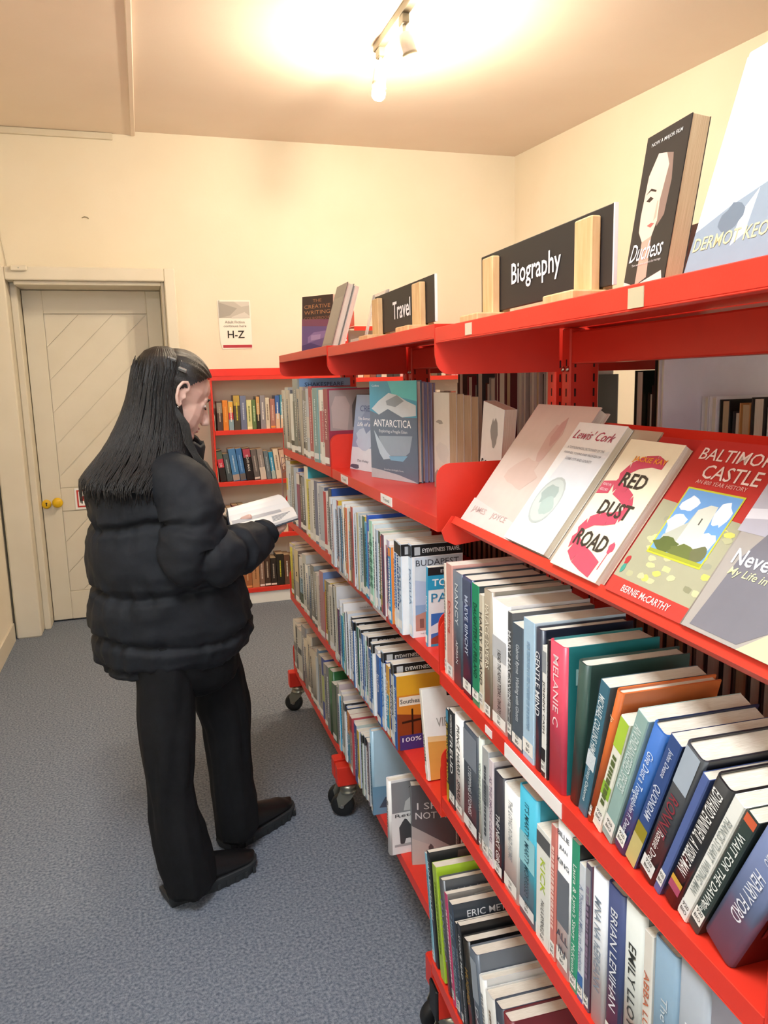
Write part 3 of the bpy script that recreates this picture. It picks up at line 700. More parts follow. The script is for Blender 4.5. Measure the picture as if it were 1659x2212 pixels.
seq('B', 3, .985, [
 (12, 205, 'E9E4E2', 'B8505C', '~', 'B8505C'), (10, 225, 'D9DEE6', 'D9DEE6'), (14, 212, 'C3CBD6', None, '~', '4A5870'), (12, 235, 'F0F0F0', None, '~', '9A9A9A'),
 (14, 232, 'DFE2E4', 'E6E6E4', '~', '5A6A7A'), (26, 225, 'E0744E', 'D8D8D4', '~', 'F2D8C8', dict(kind='pb')), (12, 218, '6E5A4E', None, '~', 'D8CCC0'),
 (18, 230, 'C8BF9C', 'B8C0C4'), (16, 224, '9AAAB4', None, '~', 'E8ECF0'), (18, 226, 'CFE2E8', 'D8E4E8', '~', '4A7A8A'), (14, 240, '3E62B8', '3A62C0', None, W, dict(sticker=True)),
 (30, 232, 'A5DBC6', 'DCE8E6', '~', '3E7A68', dict(kind='pb', bands=tuple((.2 + .1*k, .25 + .1*k, '5A9A86') for k in range(6)))), (18, 226, 'E4E8E8', 'C9D6DC', '~', '7A868A', dict(sticker=True)),
 (16, 215, '4E5E48', 'B9C8B4', '~', 'E8ECE4'), (18, 205, 'CC4E4E', 'D9D2C4', '~', 'F2E0D8', dict(bands=((.1, .4, 'C9AE52'),))), (22, 208, 'B8B2CE', 'F2F2F2', '~', '3A3A6A', dict(bands=((.5, .9, '4A3E80'),))),
 (20, 196, '2A8FC8', 'E88A3A', '~', 'F2F6FA', dict(bands=((.88, .99, 'E88A3A'),))), (16, 200, 'E2ECF4', 'F0F2F4', '~', '3A78B8'),
 ew('~', 'DCE6F2', '2A6AB0'), ew('~', 'E2E8F0', '2A4A80'), ew('PADUA', 'C9D9EC', '6A86A8', t=24),
], lx=-0.016, end=0.192)
# travel guides with their covers to the camera at the end of the row
bud = (([(.06, .07), (.98, .07), (.98, .86), (.06, .86)], 'D3DBE6'), ([(.06, .07), (.98, .07), (.98, .55), (.06, .6)], '8FA9CF'), ([(.06, .35), (.98, .35), (.98, .52), (.06, .62)], 'B9C4DE'),
       ([(.06, .07), (.98, .07), (.98, .32), (.9, .30), (.84, .62), (.78, .30), (.62, .28), (.5, .28), (.45, .46), (.40, .55), (.35, .46), (.30, .28), (.18, .26), (.06, .24)], 'C08A7C'),
       ([(.39, .45), (.40, .60), (.415, .45)], 'A87468'), ([(.14, .1), (.22, .1), (.22, .2), (.14, .2)], '8A5A54'), ([(.34, .1), (.44, .1), (.44, .24), (.39, .28), (.34, .24)], '8A5A54'), ([(.54, .1), (.62, .1), (.62, .2), (.54, .2)], '8A5A54'), ([(.72, .1), (.80, .1), (.80, .22), (.72, .22)], '8A5A54'))
e = ew('BUDAPEST', '3E8CC4', 'F0F4F8', more=bud, t=22, h=225)
d = dict(e[6]); d.pop('kind'); d['ctext'] = d['ctext'] + (('BUDAPEST', .5, .80, .84, .065, '4A4E58'), ('THE GUIDES THAT SHOW YOU WHAT', .5, .04, .7, .015, '8A8A8A'))
add('B', 3, .165, .024, .225, 'C9D9EC', 'F2F3F6', 'pb', 'PADUA', '6A86A8', lx=-0.004, w=.128, label='travel guide with a pink cathedral photo, cover facing out at the shelf end', **d)
par = (([(.0, .9), (1, .9), (1, 1), (0, 1)], '24262A'), ([(.0, .72), (1, .72), (1, .9), (0, .9)], '2EA2CE'), ([(.08, .03), (.98, .03), (.98, .42), (.08, .42)], '3E78C8'), ([(.08, .16), (.5, .2), (.98, .3), (.98, .36), (.4, .34), (.08, .26)], 'E8EEF6'), ([(.08, .03), (.98, .03), (.98, .14), (.5, .2), (.08, .1)], '9C4A3C'), ([(.08, .0), (.98, .0), (.98, .03), (.08, .03)], '2EA2CE'))
add('B', 3, .095, .014, .188, '2EA2CE', 'F4F6F8', 'pb', 'PARIS', 'F4F6F8', lx=0.008, w=.10, lean=3, art=par, ctext=(('EYEWITNESS', .6, .95, .6, .04, 'F2F2F2'), ('TOP 10', .5, .81, .8, .09, 'F4F8FA', .02), ('PARIS', .5, .62, .84, .11, '2E8CB8')),
    label='small blue and white travel guide headed TOP 10 at the shelf end')
seq('B', 4, .985, [
 (20, 255, 'D8D6CE', 'C9A04C', '~', '6A6A60'), (18, 262, 'C4BCA4', 'D4D4D8', None, W, dict(sticker=True)), (14, 226, 'E8E8EA', 'E4E4E8', '~', '7A7A80'), (16, 230, 'D9DCE2', 'ECECF0', '~', '4A4E5A', dict(ctext=(('TRAVEL BOOK', .5, .92, .3, .02, '8A8A90'), ('~', .5, .82, .5, .04, '5A5A62')))),
 (14, 210, '8A9098', 'E8E8EC', '~', 'E8E8EA'), (14, 214, '3A4A7A', 'E4E6EC', '~', 'E8ECF4'), ew('~', '4E5866', 'E8ECF0', t=16, h=214), (16, 208, '5A6270', 'E8ECF2', '~', 'E0E4EA'),
 ew('~', '2E6AB0', 'F2F4F8', t=18, h=212), ew('ESTONIA LATVIA', 'D4DCE8', '2A4A90', t=20, h=216), (16, 200, '3E8EB8', 'F0F2F4', '~', 'F0F4F8'), ew('~', 'E4EAF2', '3A6AA8', t=20, h=214), (14, 205, 'B0C4D8', 'E8ECF2', '~', '2A4A7A'),
 ew('JAPAN', 'E2E0E6', '8A88A0', t=22, h=218), ew('~', 'CFE0EC', '2A6AA0', t=18, h=214), (34, 205, 'E8E6EC', 'F2F2F6', 'JAPAN', '9A94AA', dict(kind='pb')), (34, 198, '2A66B4', '2A5EA8', 'India', 'F2F6FC', dict(kind='pb', tlen=.3, tpos=.6, bands=((.0, .16, '22408A'),))),
 ew('CANADA', 'C4DCF0', '2A78C0', t=24, h=222), (16, 200, '26489A', '2A4A9A', '~', 'E8ECF6'), (24, 198, 'D8A03C', 'E8C04A', 'Sri Lanka', 'F6F0E0', dict(bands=((.05, .6, '2EA0C8'),))), (20, 195, '2C4A96', 'F0F2F6', 'TURKEY', 'E8ECF6'), ew('CHINA', 'CED6D8', '3A3E44', t=24, h=222),
], lx=-0.014, end=0.298)
sea = (([(.0, .0), (1, .0), (1, .74), (0, .74)], 'D8882C'), ([(.0, .0), (1, .0), (1, .4), (0, .5)], '8A3E1C'), ([(0, .74), (1, .74), (1, 1), (0, 1)], 'E2A62A'), ([(.3, .05), (.34, .05), (.34, .55), (.3, .55)], '2E1A10'), ([(.5, .05), (.54, .05), (.54, .6), (.5, .6)], '2E1A10'), ([(.7, .05), (.74, .05), (.74, .56), (.7, .56)], '2E1A10'), ([(.1, .36), (.95, .40), (.95, .43), (.1, .39)], '2E1A10'), ([(.05, .0), (.6, .0), (.6, .2), (.05, .2)], '3A3478'), ([(.05, .6), (.62, .6), (.62, .72), (.05, .72)], 'F0E2D0'))
add('B', 4, .27, .024, .20, '2A66B4', 'E2A62A', 'pb', 'Southeast Asia', 'F2F6FC', lx=-.016, w=.128, art=sea, ctext=(('Southeast', .32, .66, .5, .06, '2A2A2A'), ('100%', .3, .14, .4, .06, 'F0F0F4')), label='orange-covered travel guide with a bridge silhouette on the fourth shelf of the Travel unit')
vie = (([(.05, .0), (1, .0), (1, .42), (.05, .46)], 'E0A04E'), ([(.05, .42), (1, .38), (1, .44), (.05, .48)], 'EFC890'), ([(.5, .9), (1, .9), (1, .99), (.5, .99)], '22262A'))
add('B', 4, .10, .016, .215, 'F1EDE4', 'F3F1EC', 'pb', 'VIETNAM', '5A5A54', lx=.006, w=.125, lean=-11, art=vie, ctext=(('VIETNAM', .6, .62, .7, .10, 'A09C94'), ('EYEWITNESS', .76, .945, .4, .03, 'F0F0F0')), tpos=.36, tlen=.3, label='leaning cream and orange travel guide by the end plate of the fourth shelf')
seq('B', 5, .985, [
 (20, 232, 'B9B7A8', 'C8B8BC', '~', '5A5A50'), (16, 222, 'D8D8D4', 'D8D0D0', '~', '6A6A66'), (18, 215, '9A9A90', 'C4BEC0'), ew('~', 'E8EAEE', '3A5A90', t=16, h=200), ew('S', 'F2F4F6', '4A4E58', t=20, h=208, more=(([(.1, .3), (.9, .3), (.9, .62), (.1, .62)], '5A90C4'), ([(.1, .06), (.9, .06), (.9, .3), (.1, .3)], '5A6E4A'))),
 ew('~', '4A74B8', 'F0F4F8', '4A78C0', t=20, h=200), (30, 196, 'E38A3A', 'D8CFC4', 'USA', 'F2E8DC', dict(kind='pb', bands=((.1, .62, '3E9CC0'),))), (30, 196, 'A83A44', 'B84A52', 'SOUTH AMERICA', '7A5A5A', dict(kind='pb', bands=((.05, .75, 'C9B8AC'),))),
 (22, 190, 'D6CFE0', 'D0CCD4', '~', '6A3A7A'), (26, 196, '3A4E96', 'B9C8C4', '~', 'E2E6F2', dict(kind='pb')), (22, 190, 'D98A9A', 'DCE0E0', '~', 'F2E0E4'), ew('~', 'B4C4B8', '2A4A3A', t=18, h=200), ew('~', '9AA8B4', 'F0F2F4', t=20, h=204), ew('~', 'D4C4B4', '6A4A2A', t=18, h=202), (14, 205, '6A5A64', 'C4C8CC', '~', 'E4E4E8'), (16, 205, 'D9DCE0', 'B9C8D4', '~', '5A6A7A'),
], lx=-0.016, end=0.548)
add('B', 5, .52, .022, .262, '9CC0D6', 'A9C9DC', 'hb', '~', '4A7A98', lx=-0.02, w=.19, art=(([(.0, .0), (1, .0), (1, .3), (0, .34)], '6A9AB8'), ([(.1, .08), (.5, .05), (.6, .16), (.2, .2)], '3A5A6E')))
ret = (([(.06, .56), (.97, .56), (.97, .97), (.06, .97)], '8E9094'), ([(.3, .58), (.9, .56), (.86, .72), (.66, .76), (.62, .84), (.5, .84), (.46, .76), (.34, .70)], 'C9CACB'), ([(.44, .76), (.66, .76), (.66, .9), (.56, .94), (.46, .9)], '5E6064'), ([(.40, .88), (.62, .95), (.7, .92), (.5, .88)], '3A3C40'),
       ([(.22, .14), (.30, .12), (.34, .2), (.42, .2), (.56, .16), (.6, .2), (.46, .24), (.44, .38), (.36, .46), (.32, .47), (.27, .43), (.2, .36)], '4A4C50'), ([(.1, .1), (.9, .1), (.9, .14), (.1, .13)], 'B0B2B4'))
add('B', 5, .318, .026, .215, 'F1F1F0', 'F0F0F0', 'hb', 'Return', '6A6A6A', lx=-0.030, w=.135, art=ret, ctext=(('Return', .42, .52, .6, .045, '4A4A4C'),), label='white book with grey portrait and walking figure, cover facing out on the bottom shelf')
hat = (([(.0, .0), (1, .0), (1, .08), (.0, .5)], 'B4B2B0'), ([(.0, .0), (1, .0), (.8, .1), (.0, .34)], 'C4BEB8'), ([(.3, .12), (.38, .12), (.38, .22), (.33, .26), (.29, .22)], '5A5A5A'), ([(.66, .08), (.72, .08), (.72, .15), (.68, .17), (.65, .14)], '5A5A5A'))
add('B', 5, .262, .024, .225, '6A6C70', '5C5E62', 'pb', None, lx=0.014, w=.150, art=hat, ctext=(('I SHALL', .5, .74, .8, .085, 'E4E4E4'), ('NOT HATE', .5, .62, .86, .085, 'E4E4E4')), yaw=-12, sticker=False, label='grey book headed I SHALL NOT HATE, cover facing out on the bottom shelf')
seq('B', 5, .235, [(24, 215, '5A4644', '4A3A38', '~', 'C8B8B0'), (26, 220, '7A3A34', '6A322E', '~', 'E0C8C0'), (22, 210, '3A3E44', '44484E', '~', 'C8CCD0')], lx=.125)
# second shelf of the far and middle units
bon = (([(.03, .46), (.98, .46), (.98, .98), (.03, .98)], 'A89A96'), ([(.08, .5), (.36, .46), (.42, .78), (.34, .9), (.14, .9), (.06, .76)], 'C0ACA6'), ([(.46, .5), (.62, .47), (.86, .5), (.92, .78), (.82, .92), (.56, .92), (.46, .78)], '6A6462'))
seq('C', 2, .892, [
 (26, 265, 'C9CBC8', 'C9CBC6', '~', '4A4C4A', dict(kind='pb')), (30, 240, 'EFF1EC', 'E8EAE4', None, K, dict(kind='pb', bands=((.12, .2, '2A2C2C'),))),
 (44, 300, '8A9496', '7FA8D6', '~', 'D8DCDA', dict(kind='hb', w=.225, bands=((.05, .7, '6E7672'),), ctext=(('SHAKESPEARE', .5, .92, .74, .055, '3A4E74', .01), ('THE COMPLETE WORKS', .5, .85, .6, .028, '5A7AA8')))),
 (22, 268, 'B4B0A4', 'A89C98', None), (30, 262, 'BFC6D0', 'B8BCC4', None, W, dict(kind='pb', bands=((.3, .6, 'D4D0CC'),))), (24, 270, 'B05058', 'A04A54', '~', 'E8C8C8'), (30, 265, '7FA2A4', '88A8A8', '~', 'DCE8E8', dict(kind='pb')),
 (20, 258, 'C8C6BC', 'C8C4BA'), (34, 258, 'EDEBE4', 'E8E4DC', '~', 'B8B4AC', dict(kind='pb', bands=((.3, .72, 'C65A6A'),))),
 (26, 262, '9A4A54', 'A23E52', 'BONNIE', 'E8D0CC', dict(kind='pb', w=.19, art=bon, ctext=(('BONNIE GREER', .55, .36, .8, .06, 'F0E8E4', .01), ('A Parallel Life', .66, .28, .5, .04, 'E8C060')))),
], lx=.006, end=0.03, yaw=7)
# far unit, lower rows
seq('C', 3, .888, [
 (30, 262, 'D8DCE0', 'C8B44E', '~', '3A3E44', dict(kind='pb', w=.22, bands=((.5, .7, 'E0D060'),))), (34, 250, 'D3DEE8', 'D0DCE8', '~', '5A7A98', dict(kind='pb', w=.2)), (30, 250, 'B4C6E0', '5A6EA8', None, W, dict(kind='pb', w=.2)),
 (20, 235, '8C3A68', 'D8D4D8', None, W, dict(bands=((.8, .99, 'E2DCDC'),))), (18, 228, '3E3A38', 'D2CECA', '~', 'C8BCB0'), (22, 275, 'E6E4D8', '4FB6C6', None, W, dict(w=.2)), (24, 230, 'DCD26A', 'C8C4C0', '~', '8A8440'),
 (20, 226, 'CFCFCA', 'C8C8C4'), (24, 236, 'E2E2DE', 'D8D4D4', '~', '6A6A66'), (26, 240, '6A7494', '5E6888', None), (20, 236, 'D8DCE4', 'CCD4DE', '~', '4A5A78'), (28, 232, 'B4BCC8', '5A6078', None, W, dict(kind='pb')),
 (14, 220, 'C83A48', 'D8D8D8'), (18, 222, 'E8E4E4', 'D8D8DA', '~', '8A8A8A'), (16, 240, '4A4E58', '3E64B8', None),
], lx=.006, end=0.02, yaw=7)
seq('C', 4, .892, [
 (40, 240, 'D8CE1E', 'C8B8C8', '~', 'B8A40E', dict(kind='hb', w=.2, bands=((.93, .995, 'D8C8D4'),))), (30, 235, 'D6C49A', '8A7A70', 'M', '5A4A3A', dict(kind='pb', w=.2, bands=((.05, .4, 'A8A49C'),))), (26, 222, '3A3430', '4A4440', None), (34, 222, 'D8DADA', '9A9C98', 'BARCELONA', '2A2A2A', dict(kind='pb', bands=((.3, .6, '8AB0C8'), (.0, .3, '4A5A44')))),
 (30, 250, 'C8CAC4', 'D0D2D0', '~', '4A4A46', dict(kind='pb', w=.2)), (20, 225, 'D8D4CC', 'CCC4BC'), (20, 230, 'C9BFC6', '86A4D2', '~', '7A6A74', dict(w=.2)), (26, 260, 'B8868C', 'CC5A54', None, W, dict(w=.2, art=(([(.0, .72), (1, .72), (1, 1), (0, 1)], '7E9CD0'),))), (22, 235, 'C8A84A', '5A3038', '~', '6A4A1A'), (24, 240, '8A8A78', 'E0C060', '~', 'D8D8C8'), (24, 236, 'DCD8CC', 'D0D0CC', '~', '6A6A60'), (20, 250, '5A5A54', 'D4D4D4'),
], lx=.005, end=0.02, yaw=6)
seq('C', 5, .895, [
 (44, 235, 'C9C6BA', 'C4C0B4', None, K, dict(kind='hb', bands=((.4, .55, '8A867C'),))), (26, 232, 'BEB9AC', 'B4B0A6', 'TITANIC', 'E8E6E0', dict(bands=((.0, .96, '4C4A46'),), tlen=.6)), (36, 230, 'CFCDC2', 'D8D4CC', None, K, dict(kind='pb', bands=((.5, .62, '3A3A38'),))), (30, 222, 'BDB8AE', 'B8B0A8', '~', '5A564C'),
 (36, 236, 'B9B4A8', 'C8C4BC'), (16, 220, 'D0D8E0', 'C0C8D0'), (18, 262, '7E9AB8', '7896B4', None, W, dict(w=.2)), (26, 255, '3E50A0', '4A5AA8', None, W, dict(w=.2, kind='pb', bands=((.3, .72, 'B4C06A'),))), (30, 258, '2E6A3C', '2A6A3C', None, W, dict(w=.21)), (24, 225, '5A6A54', '4A5A48'), (24, 225, '7A7A76', '8A8A84'),
], lx=.005, end=0.02, yaw=5)
# ------------------------------------------------------------------ display books on the tilted shelf
def shown(M4, w, h, t, cover, art, ctext, label, kind='pb', spine=None, name=None, old=False, group=None):
    return book(M4, w, h, t, spine or cover, cover, kind, None, art=art, ctext=ctext, sticker=False, label=label, group=group or 'books on the tilted display shelf', name=name, old=old)
def oval(cx, cy, rx, ry, n=20): return [(cx + rx*math.cos(2*math.pi*i/n), cy + ry*math.sin(2*math.pi*i/n)) for i in range(n)]
def blob(cx, cy, rx, ry, seed, n=14, amp=.25):
    q = random.Random(seed); return [(cx + rx*(1 + q.uniform(-amp, amp))*math.cos(2*math.pi*i/n), cy + ry*(1 + q.uniform(-amp, amp))*math.sin(2*math.pi*i/n)) for i in range(n)]
shown(DIS(.916, 0), .246, .284, .022, 'E2CFC6', ((blob(.62, .72, .10, .17, 1), 'D6B6AE'), (blob(.64, .80, .06, .10, 4), 'CDA49E'), (blob(.5, .46, .22, .12, 2), 'DCC2B8'), ([(0, 0), (1, 0), (1, .12), (0, .2)], 'EADAD4')),
      (('JAMES', .22, .12, .26, .055, 'C4A9A4'), ('JOYCE', .60, .12, .26, .055, 'C4A9A4')), 'large faded pink hardback, leftmost on the tilted display shelf', 'hb')
lew = (([(.06, .1), (.98, .35), (.98, .80), (.2, .72)], 'E3E7EC'), (oval(.40, .36, .27, .19), 'B9C2C0'), (oval(.40, .36, .245, .172), 'CAD4D0'), (blob(.36, .40, .16, .08, 5), 'A6B8B4'), (blob(.46, .32, .14, .07, 6), 'B2C6C0'))
shown(DIS(.683, .006, -.013), .150, .238, .012, 'F3F3F3', lew, (("Lewis' Cork", .5, .90, .84, .075, 'B03A54', .002, .35), ('A TOPOGRAPHICAL DICTIONARY OF THE', .5, .79, .78, .02, '8A8E96'), ('PARISHES, TOWNS AND VILLAGES OF', .5, .745, .78, .02, '8A8E96'), ('CORK CITY AND COUNTY', .5, .70, .56, .02, '8A8E96')), "white book headed Lewis' Cork on the tilted display shelf")
shown(DIS(.66, .004), .198, .243, .021, 'B5A48F', (), (), 'plain tan hardback half hidden behind the white book on the display shelf', 'hb', old=True)
road = [(.12, .72), (.2, .80), (.34, .85), (.42, .88), (.55, .90), (.66, .93), (.84, .89), (.90, .84), (.86, .80), (.6, .80), (.40, .78), (.36, .72), (.5, .67), (.72, .62), (.82, .55), (.80, .47), (.66, .40), (.50, .37), (.36, .34), (.40, .27), (.56, .2), (.78, .17), (.92, .14), (.96, .03), (.86, .01), (.6, .08), (.3, .14), (.14, .26), (.1, .36), (.18, .45), (.42, .48), (.62, .52), (.56, .57), (.34, .58), (.12, .60), (.06, .64)]
def strip(pts, ws):
    """ribbon along a centre line as quads"""
    out = []
    for i in range(len(pts) - 1):
        (x0, y0), (x1, y1) = pts[i], pts[i+1]; dx, dy = x1-x0, y1-y0; L = math.hypot(dx, dy) or 1; nx, ny = -dy/L, dx/L
        a, b = ws[i], ws[i+1]
        out.append([(x0-nx*a, y0-ny*a), (x1-nx*b, y1-ny*b), (x1+nx*b, y1+ny*b), (x0+nx*a, y0+ny*a)])
    return out
ribbon = strip([(.88, .84), (.7, .86), (.5, .84), (.34, .78), (.26, .70), (.34, .63), (.52, .60), (.68, .56), (.76, .50), (.70, .44), (.54, .41), (.36, .39), (.22, .34), (.16, .26), (.22, .18), (.40, .13), (.62, .10), (.84, .07)], [.03, .045, .05, .05, .05, .05, .05, .05, .05, .05, .05, .05, .055, .06, .065, .07, .07, .06])
rd = [([(x, y) for x, y in q], 'CC4E66') for q in ribbon] + [(blob(.9, .24, .05, .04, 9), 'D8506A'), ([(.885, .08), (.9, .08), (.905, .24), (.895, .24)], 'D8506A'), ([(.02, .56), (.24, .58), (.24, .68), (.02, .66)], 'CC4E66')]
shown(DIS(.502, 0, -.015), .131, .222, .014, 'F3E9CF', tuple(rd), (('JACKIE KAY', .6, .855, .6, .05, 'F09A3A', .02), ('RED', .56, .70, .46, .105, '40382E', .02), ('DUST', .56, .48, .58, .11, '40382E', .02), ('ROAD', .50, .24, .62, .12, '40382E', .02), ('READ IN', .13, .64, .16, .02, 'F4D8DC'), ('RECORD', .13, .60, .16, .02, 'F4D8DC')), 'cream book headed RED DUST ROAD on the tilted display shelf')
shown(DIS(.459, .004), .10, .236, .02, 'B8322F', (), (), 'red book edge showing behind the cream book on the display shelf')
cas = [([(.0, .0), (1, .0), (1, .56), (0, .60)], 'A9A78C'), ([(.0, .0), (1, .0), (1, .085), (0, .095)], 'C23A34')]
q = random.Random(3)
for k in range(40): cas.append((blob(q.uniform(.12, .95), q.uniform(.13, .50), .05, .018, 100 + k, 8), q.choice(['C4C49A', '8C8C70', 'D2CC6A', 'B4B48E', '9C9E88', 'DCD890'])))
cas += [([(.20, .28), (.84, .28), (.84, .70), (.20, .70)], 'C8C83A'), ([(.215, .29), (.825, .29), (.825, .69), (.215, .69)], '6FA3DC'), (blob(.34, .60, .09, .05, 11), 'E6EEF8'), (blob(.72, .58, .09, .07, 12), 'E6EEF8'), (blob(.32, .48, .1, .07, 13), 'D8E4F2'), (blob(.72, .42, .09, .06, 17), 'D8E4F2'),
        ([(.26, .34), (.26, .40), (.44, .50), (.46, .58), (.56, .62), (.64, .62), (.68, .34)], 'B9BCAE'), ([(.44, .34), (.46, .58), (.56, .62), (.64, .62), (.68, .34)], 'D6D8CC'), ([(.55, .50), (.565, .50), (.565, .54), (.55, .54)], '5A5C52'), (blob(.36, .35, .14, .045, 14), '5C6A38'), (blob(.58, .335, .16, .04, 15), '6A7640'), (blob(.74, .35, .08, .05, 16), '6E7250'), ([(.215, .29), (.825, .29), (.825, .31), (.215, .31)], 'A4A83A'), (blob(.06, .2, .03, .03, 18), 'B8343A'), (blob(.06, .15, .025, .03, 19), '3A9A8A')]
shown(DIS(.354, 0, -.01), .163, .237, .02, 'BC3531', tuple(cas), (('BALTIMORE', .53, .91, .86, .075, 'EAD2CC', .006), ('CASTLE', .56, .805, .62, .085, 'EAD2CC', .006), ('AN 800 YEAR HISTORY', .52, .74, .56, .024, 'E0A8A0'), ('BERNIE McCARTHY', .5, .045, .6, .04, 'F0D0CC', .01)), 'red and green book headed CASTLE with a ruined tower on the display shelf')
nev = (([(0, .55), (1, .55), (1, 1), (0, 1)], 'B3B0BC'), ([(0, .62), (1, .72), (1, .78), (0, .68)], 'D8D6DE'), ([(.12, .02), (.6, .02), (.78, .12), (.9, .3), (.95, .6), (.8, .72), (.5, .70), (.3, .58), (.18, .4)], '77767F'), ([(.62, 0), (1, 0), (1, .2), (.85, .16)], 'C9C4A4'))
shown(DIS(.196, 0, -.014), .152, .225, .022, 'A7A09A', nev, (('Never Better', .58, .42, .9, .085, 'F2F2F4', .01), ('My Life in Our Times', .58, .335, .84, .055, 'D9D8A8', .004, .2)), 'grey book headed Never, rightmost on the tilted display shelf', 'hb')

# ------------------------------------------------------------------ wooden sign holders on the unit tops
def sign(u, ly0, ly1, lx, word, label, tw, ww, posts, pw):
    z = SH[u][1]; L = ly1 - ly0
    s = tag(empty('section_sign', UM[u] @ T(lx, ly0, z)), label, 'sign', 'black section signs in wooden holders')
    m = MB(); m.bbox(0, 0.005, 0, L, 0.022, 0.128, 0.001); bd = m.build('board', 'board', s)
    m = MB(); m.box(-0.0002, 0.0052, -0.003, 0.0003, 0.022, 0.128); m.build('white_edge', 'white', bd)
    m = MB(); text_into(m, word, (-0.0012, L*tw, 0.073), (0, -1, 0), (0, 0, 1), ww, .046, 'F4F4F2', 0.012); m.build('lettering', 'matte', bd)
    for y in posts:
        m = MB(); m.bbox(-0.016, -0.0006, y, y + pw, 0.0, 0.118, 0.002); m.build('post', 'wood', s)
        m = MB(); m.bbox(0.0056, 0.02, y, y + pw, 0.0, 0.118, 0.002); m.build('post', 'wood', s)
        m = MB(); m.bbox(-0.05, 0.075, y - .01, y + pw + .03, 0.0003, 0.018, 0.002); m.build('base', 'wood', s)
sign('A', .44, .905, .085, 'Biography', 'black sign reading Biography in wooden holders on the nearest unit', .505, .18, (.03, .375), .048)
sign('B', .225, .725, .085, 'Travel', 'black sign reading Travel in wooden holders on the middle unit', .50, .15, (.06, .42), .06)
FR = Matrix(((0, 1, 0, 0), (-1, 0, 0, 0), (0, 0, 1, 0), (0, 0, 0, 1)))      # book turned to face the aisle
def face(u, ly, lx, z, back=0, yaw=0): return UM[u] @ T(lx, ly, z) @ FR @ RZ(yaw) @ RX(-back)
# books shown on the tops
du = (([(.0, .0), (1, .0), (1, 1), (0, 1)], '2B2A2A'), ([(.18, .40), (.30, .33), (.52, .35), (.60, .44), (.58, .56), (.66, .76), (.56, .84), (.36, .86), (.2, .74), (.16, .5)], 'EBCDB8'), ([(.60, .4), (.58, .56), (.66, .76), (.56, .84), (.72, .82), (.78, .66), (.74, .46)], '8E7468'), ([(.24, .585), (.33, .605), (.42, .585), (.33, .57)], '3A2C28'), ([(.2, .625), (.32, .655), (.46, .63), (.45, .62), (.32, .64)], '2A2020'), ([(.36, .425), (.46, .435), (.54, .425), (.46, .405)], 'B8625A'), ([(.50, .44), (.56, .46), (.55, .56), (.52, .56)], 'D4AE98'), ([(.30, .33), (.52, .35), (.56, .1), (.3, .06)], 'C9A490'), ([(.0, .0), (1, .0), (.9, .12), (.3, .06), (.0, .1)], 'E8D4C8'))
shown(face('A', .405, .078, SH['A'][1] + .0006, 9, -4), .098, .20, .024, '2B2A2A', du, (('NOW A MAJOR FILM', .5, .93, .7, .03, 'D8D4D0'), ('Duchess', .46, .27, .80, .11, 'F2F0EC', .004, .35), ('There were three people in her marriage', .5, .19, .7, .02, 'C9C4C0')), 'black paperback with a pale face on the cover, beside the Biography sign', old=True, group='books shown on the top shelves')
ke = (([(.02, .02), (.98, .02), (.98, .98), (.02, .98)], 'CFDCE6'), (blob(.62, .62, .36, .34, 31), 'B4C4D2'), (blob(.58, .64, .2, .26, 32), 'F4F8FA'), (blob(.52, .58, .06, .03, 33), '9AAEBE'), (blob(.72, .58, .05, .03, 34), '9AAEBE'), ([(.02, .02), (.98, .02), (.98, .3), (.6, .36), (.3, .3), (.02, .22)], '8E9CAA'), ([(.4, .12), (.5, .16), (.52, .34), (.42, .26)], 'F0F4F6'), (blob(.34, .24, .1, .06, 35), '6E7C8A'))
shown(face('A', .252, .055, SH['A'][1] + .0006, 17), .172, .252, .022, 'F2F5F7', ke, (('A', .45, .86, .14, .09, 'E8DC9A', .01), ('DERMOT KEOGH', .45, .16, .8, .06, 'D8CC9C', .006)), 'large white glossy hardback with a faded portrait at the near end of the top', 'hb', group='books shown on the top shelves')
tag(book(face('A', .425, .135, SH['A'][1] + .0006, 7), .13, .085, .02, 'EED9CE', 'F0E0D6', 'pb', None, sticker=False, label=''), 'small pale pink booklet behind the black paperback', 'book', 'books shown on the top shelves')
cw = (([(0, 0), (1, 0), (1, .46), (0, .5)], '6A5890'), ([(.2, .2), (.6, .26), (.9, .3), (.9, .4), (.4, .38), (.2, .3)], '8A76AC'), ([(0, 0), (1, 0), (.8, .1), (.3, .2), (0, .16)], '4A3A78'), ([(0, .5), (1, .46), (1, .58), (0, .62)], '7E4A66'), ([(.3, .24), (.6, .26), (.62, .34), (.3, .33)], 'A694C0'))
shown(face('C', .86, .09, SH['C'][1] + .0006, 4, 38), .17, .245, .03, '3A2A2A', cw, (('THE', .5, .92, .28, .05, 'A87C58'), ('CREATIVE', .5, .82, .84, .065, 'B88860'), ('WRITING', .5, .72, .84, .065, 'B88860'), ('COURSEBOOK', .5, .62, .84, .05, '9A6C58')), 'dark purple book headed CREATIVE WRITING on the farthest castor unit', group='books shown on the top shelves')
gm = (([(.1, .1), (.9, .1), (.9, .8), (.1, .8)], '8C8884'),)
shown(face('C', .47, .085, SH['C'][1] + .0006, 17), .17, .25, .026, '7C7874', gm, (), 'tall grey hardback leaning on the top of the farthest castor unit', 'hb', group='books shown on the top shelves')
shown(face('C', .455, .114, SH['C'][1] + .0006, 17), .17, .235, .016, 'E8E6E2', (), (), 'slim white book leaning behind the grey hardback on the farthest unit top', group='books shown on the top shelves')
shown(face('C', .915, .12, SH['C'][1] + .0006, 2), .05, .15, .02, 'F4F0E6', (), (), 'white leaflet box at the far left end of the farthest unit top', group='books shown on the top shelves')
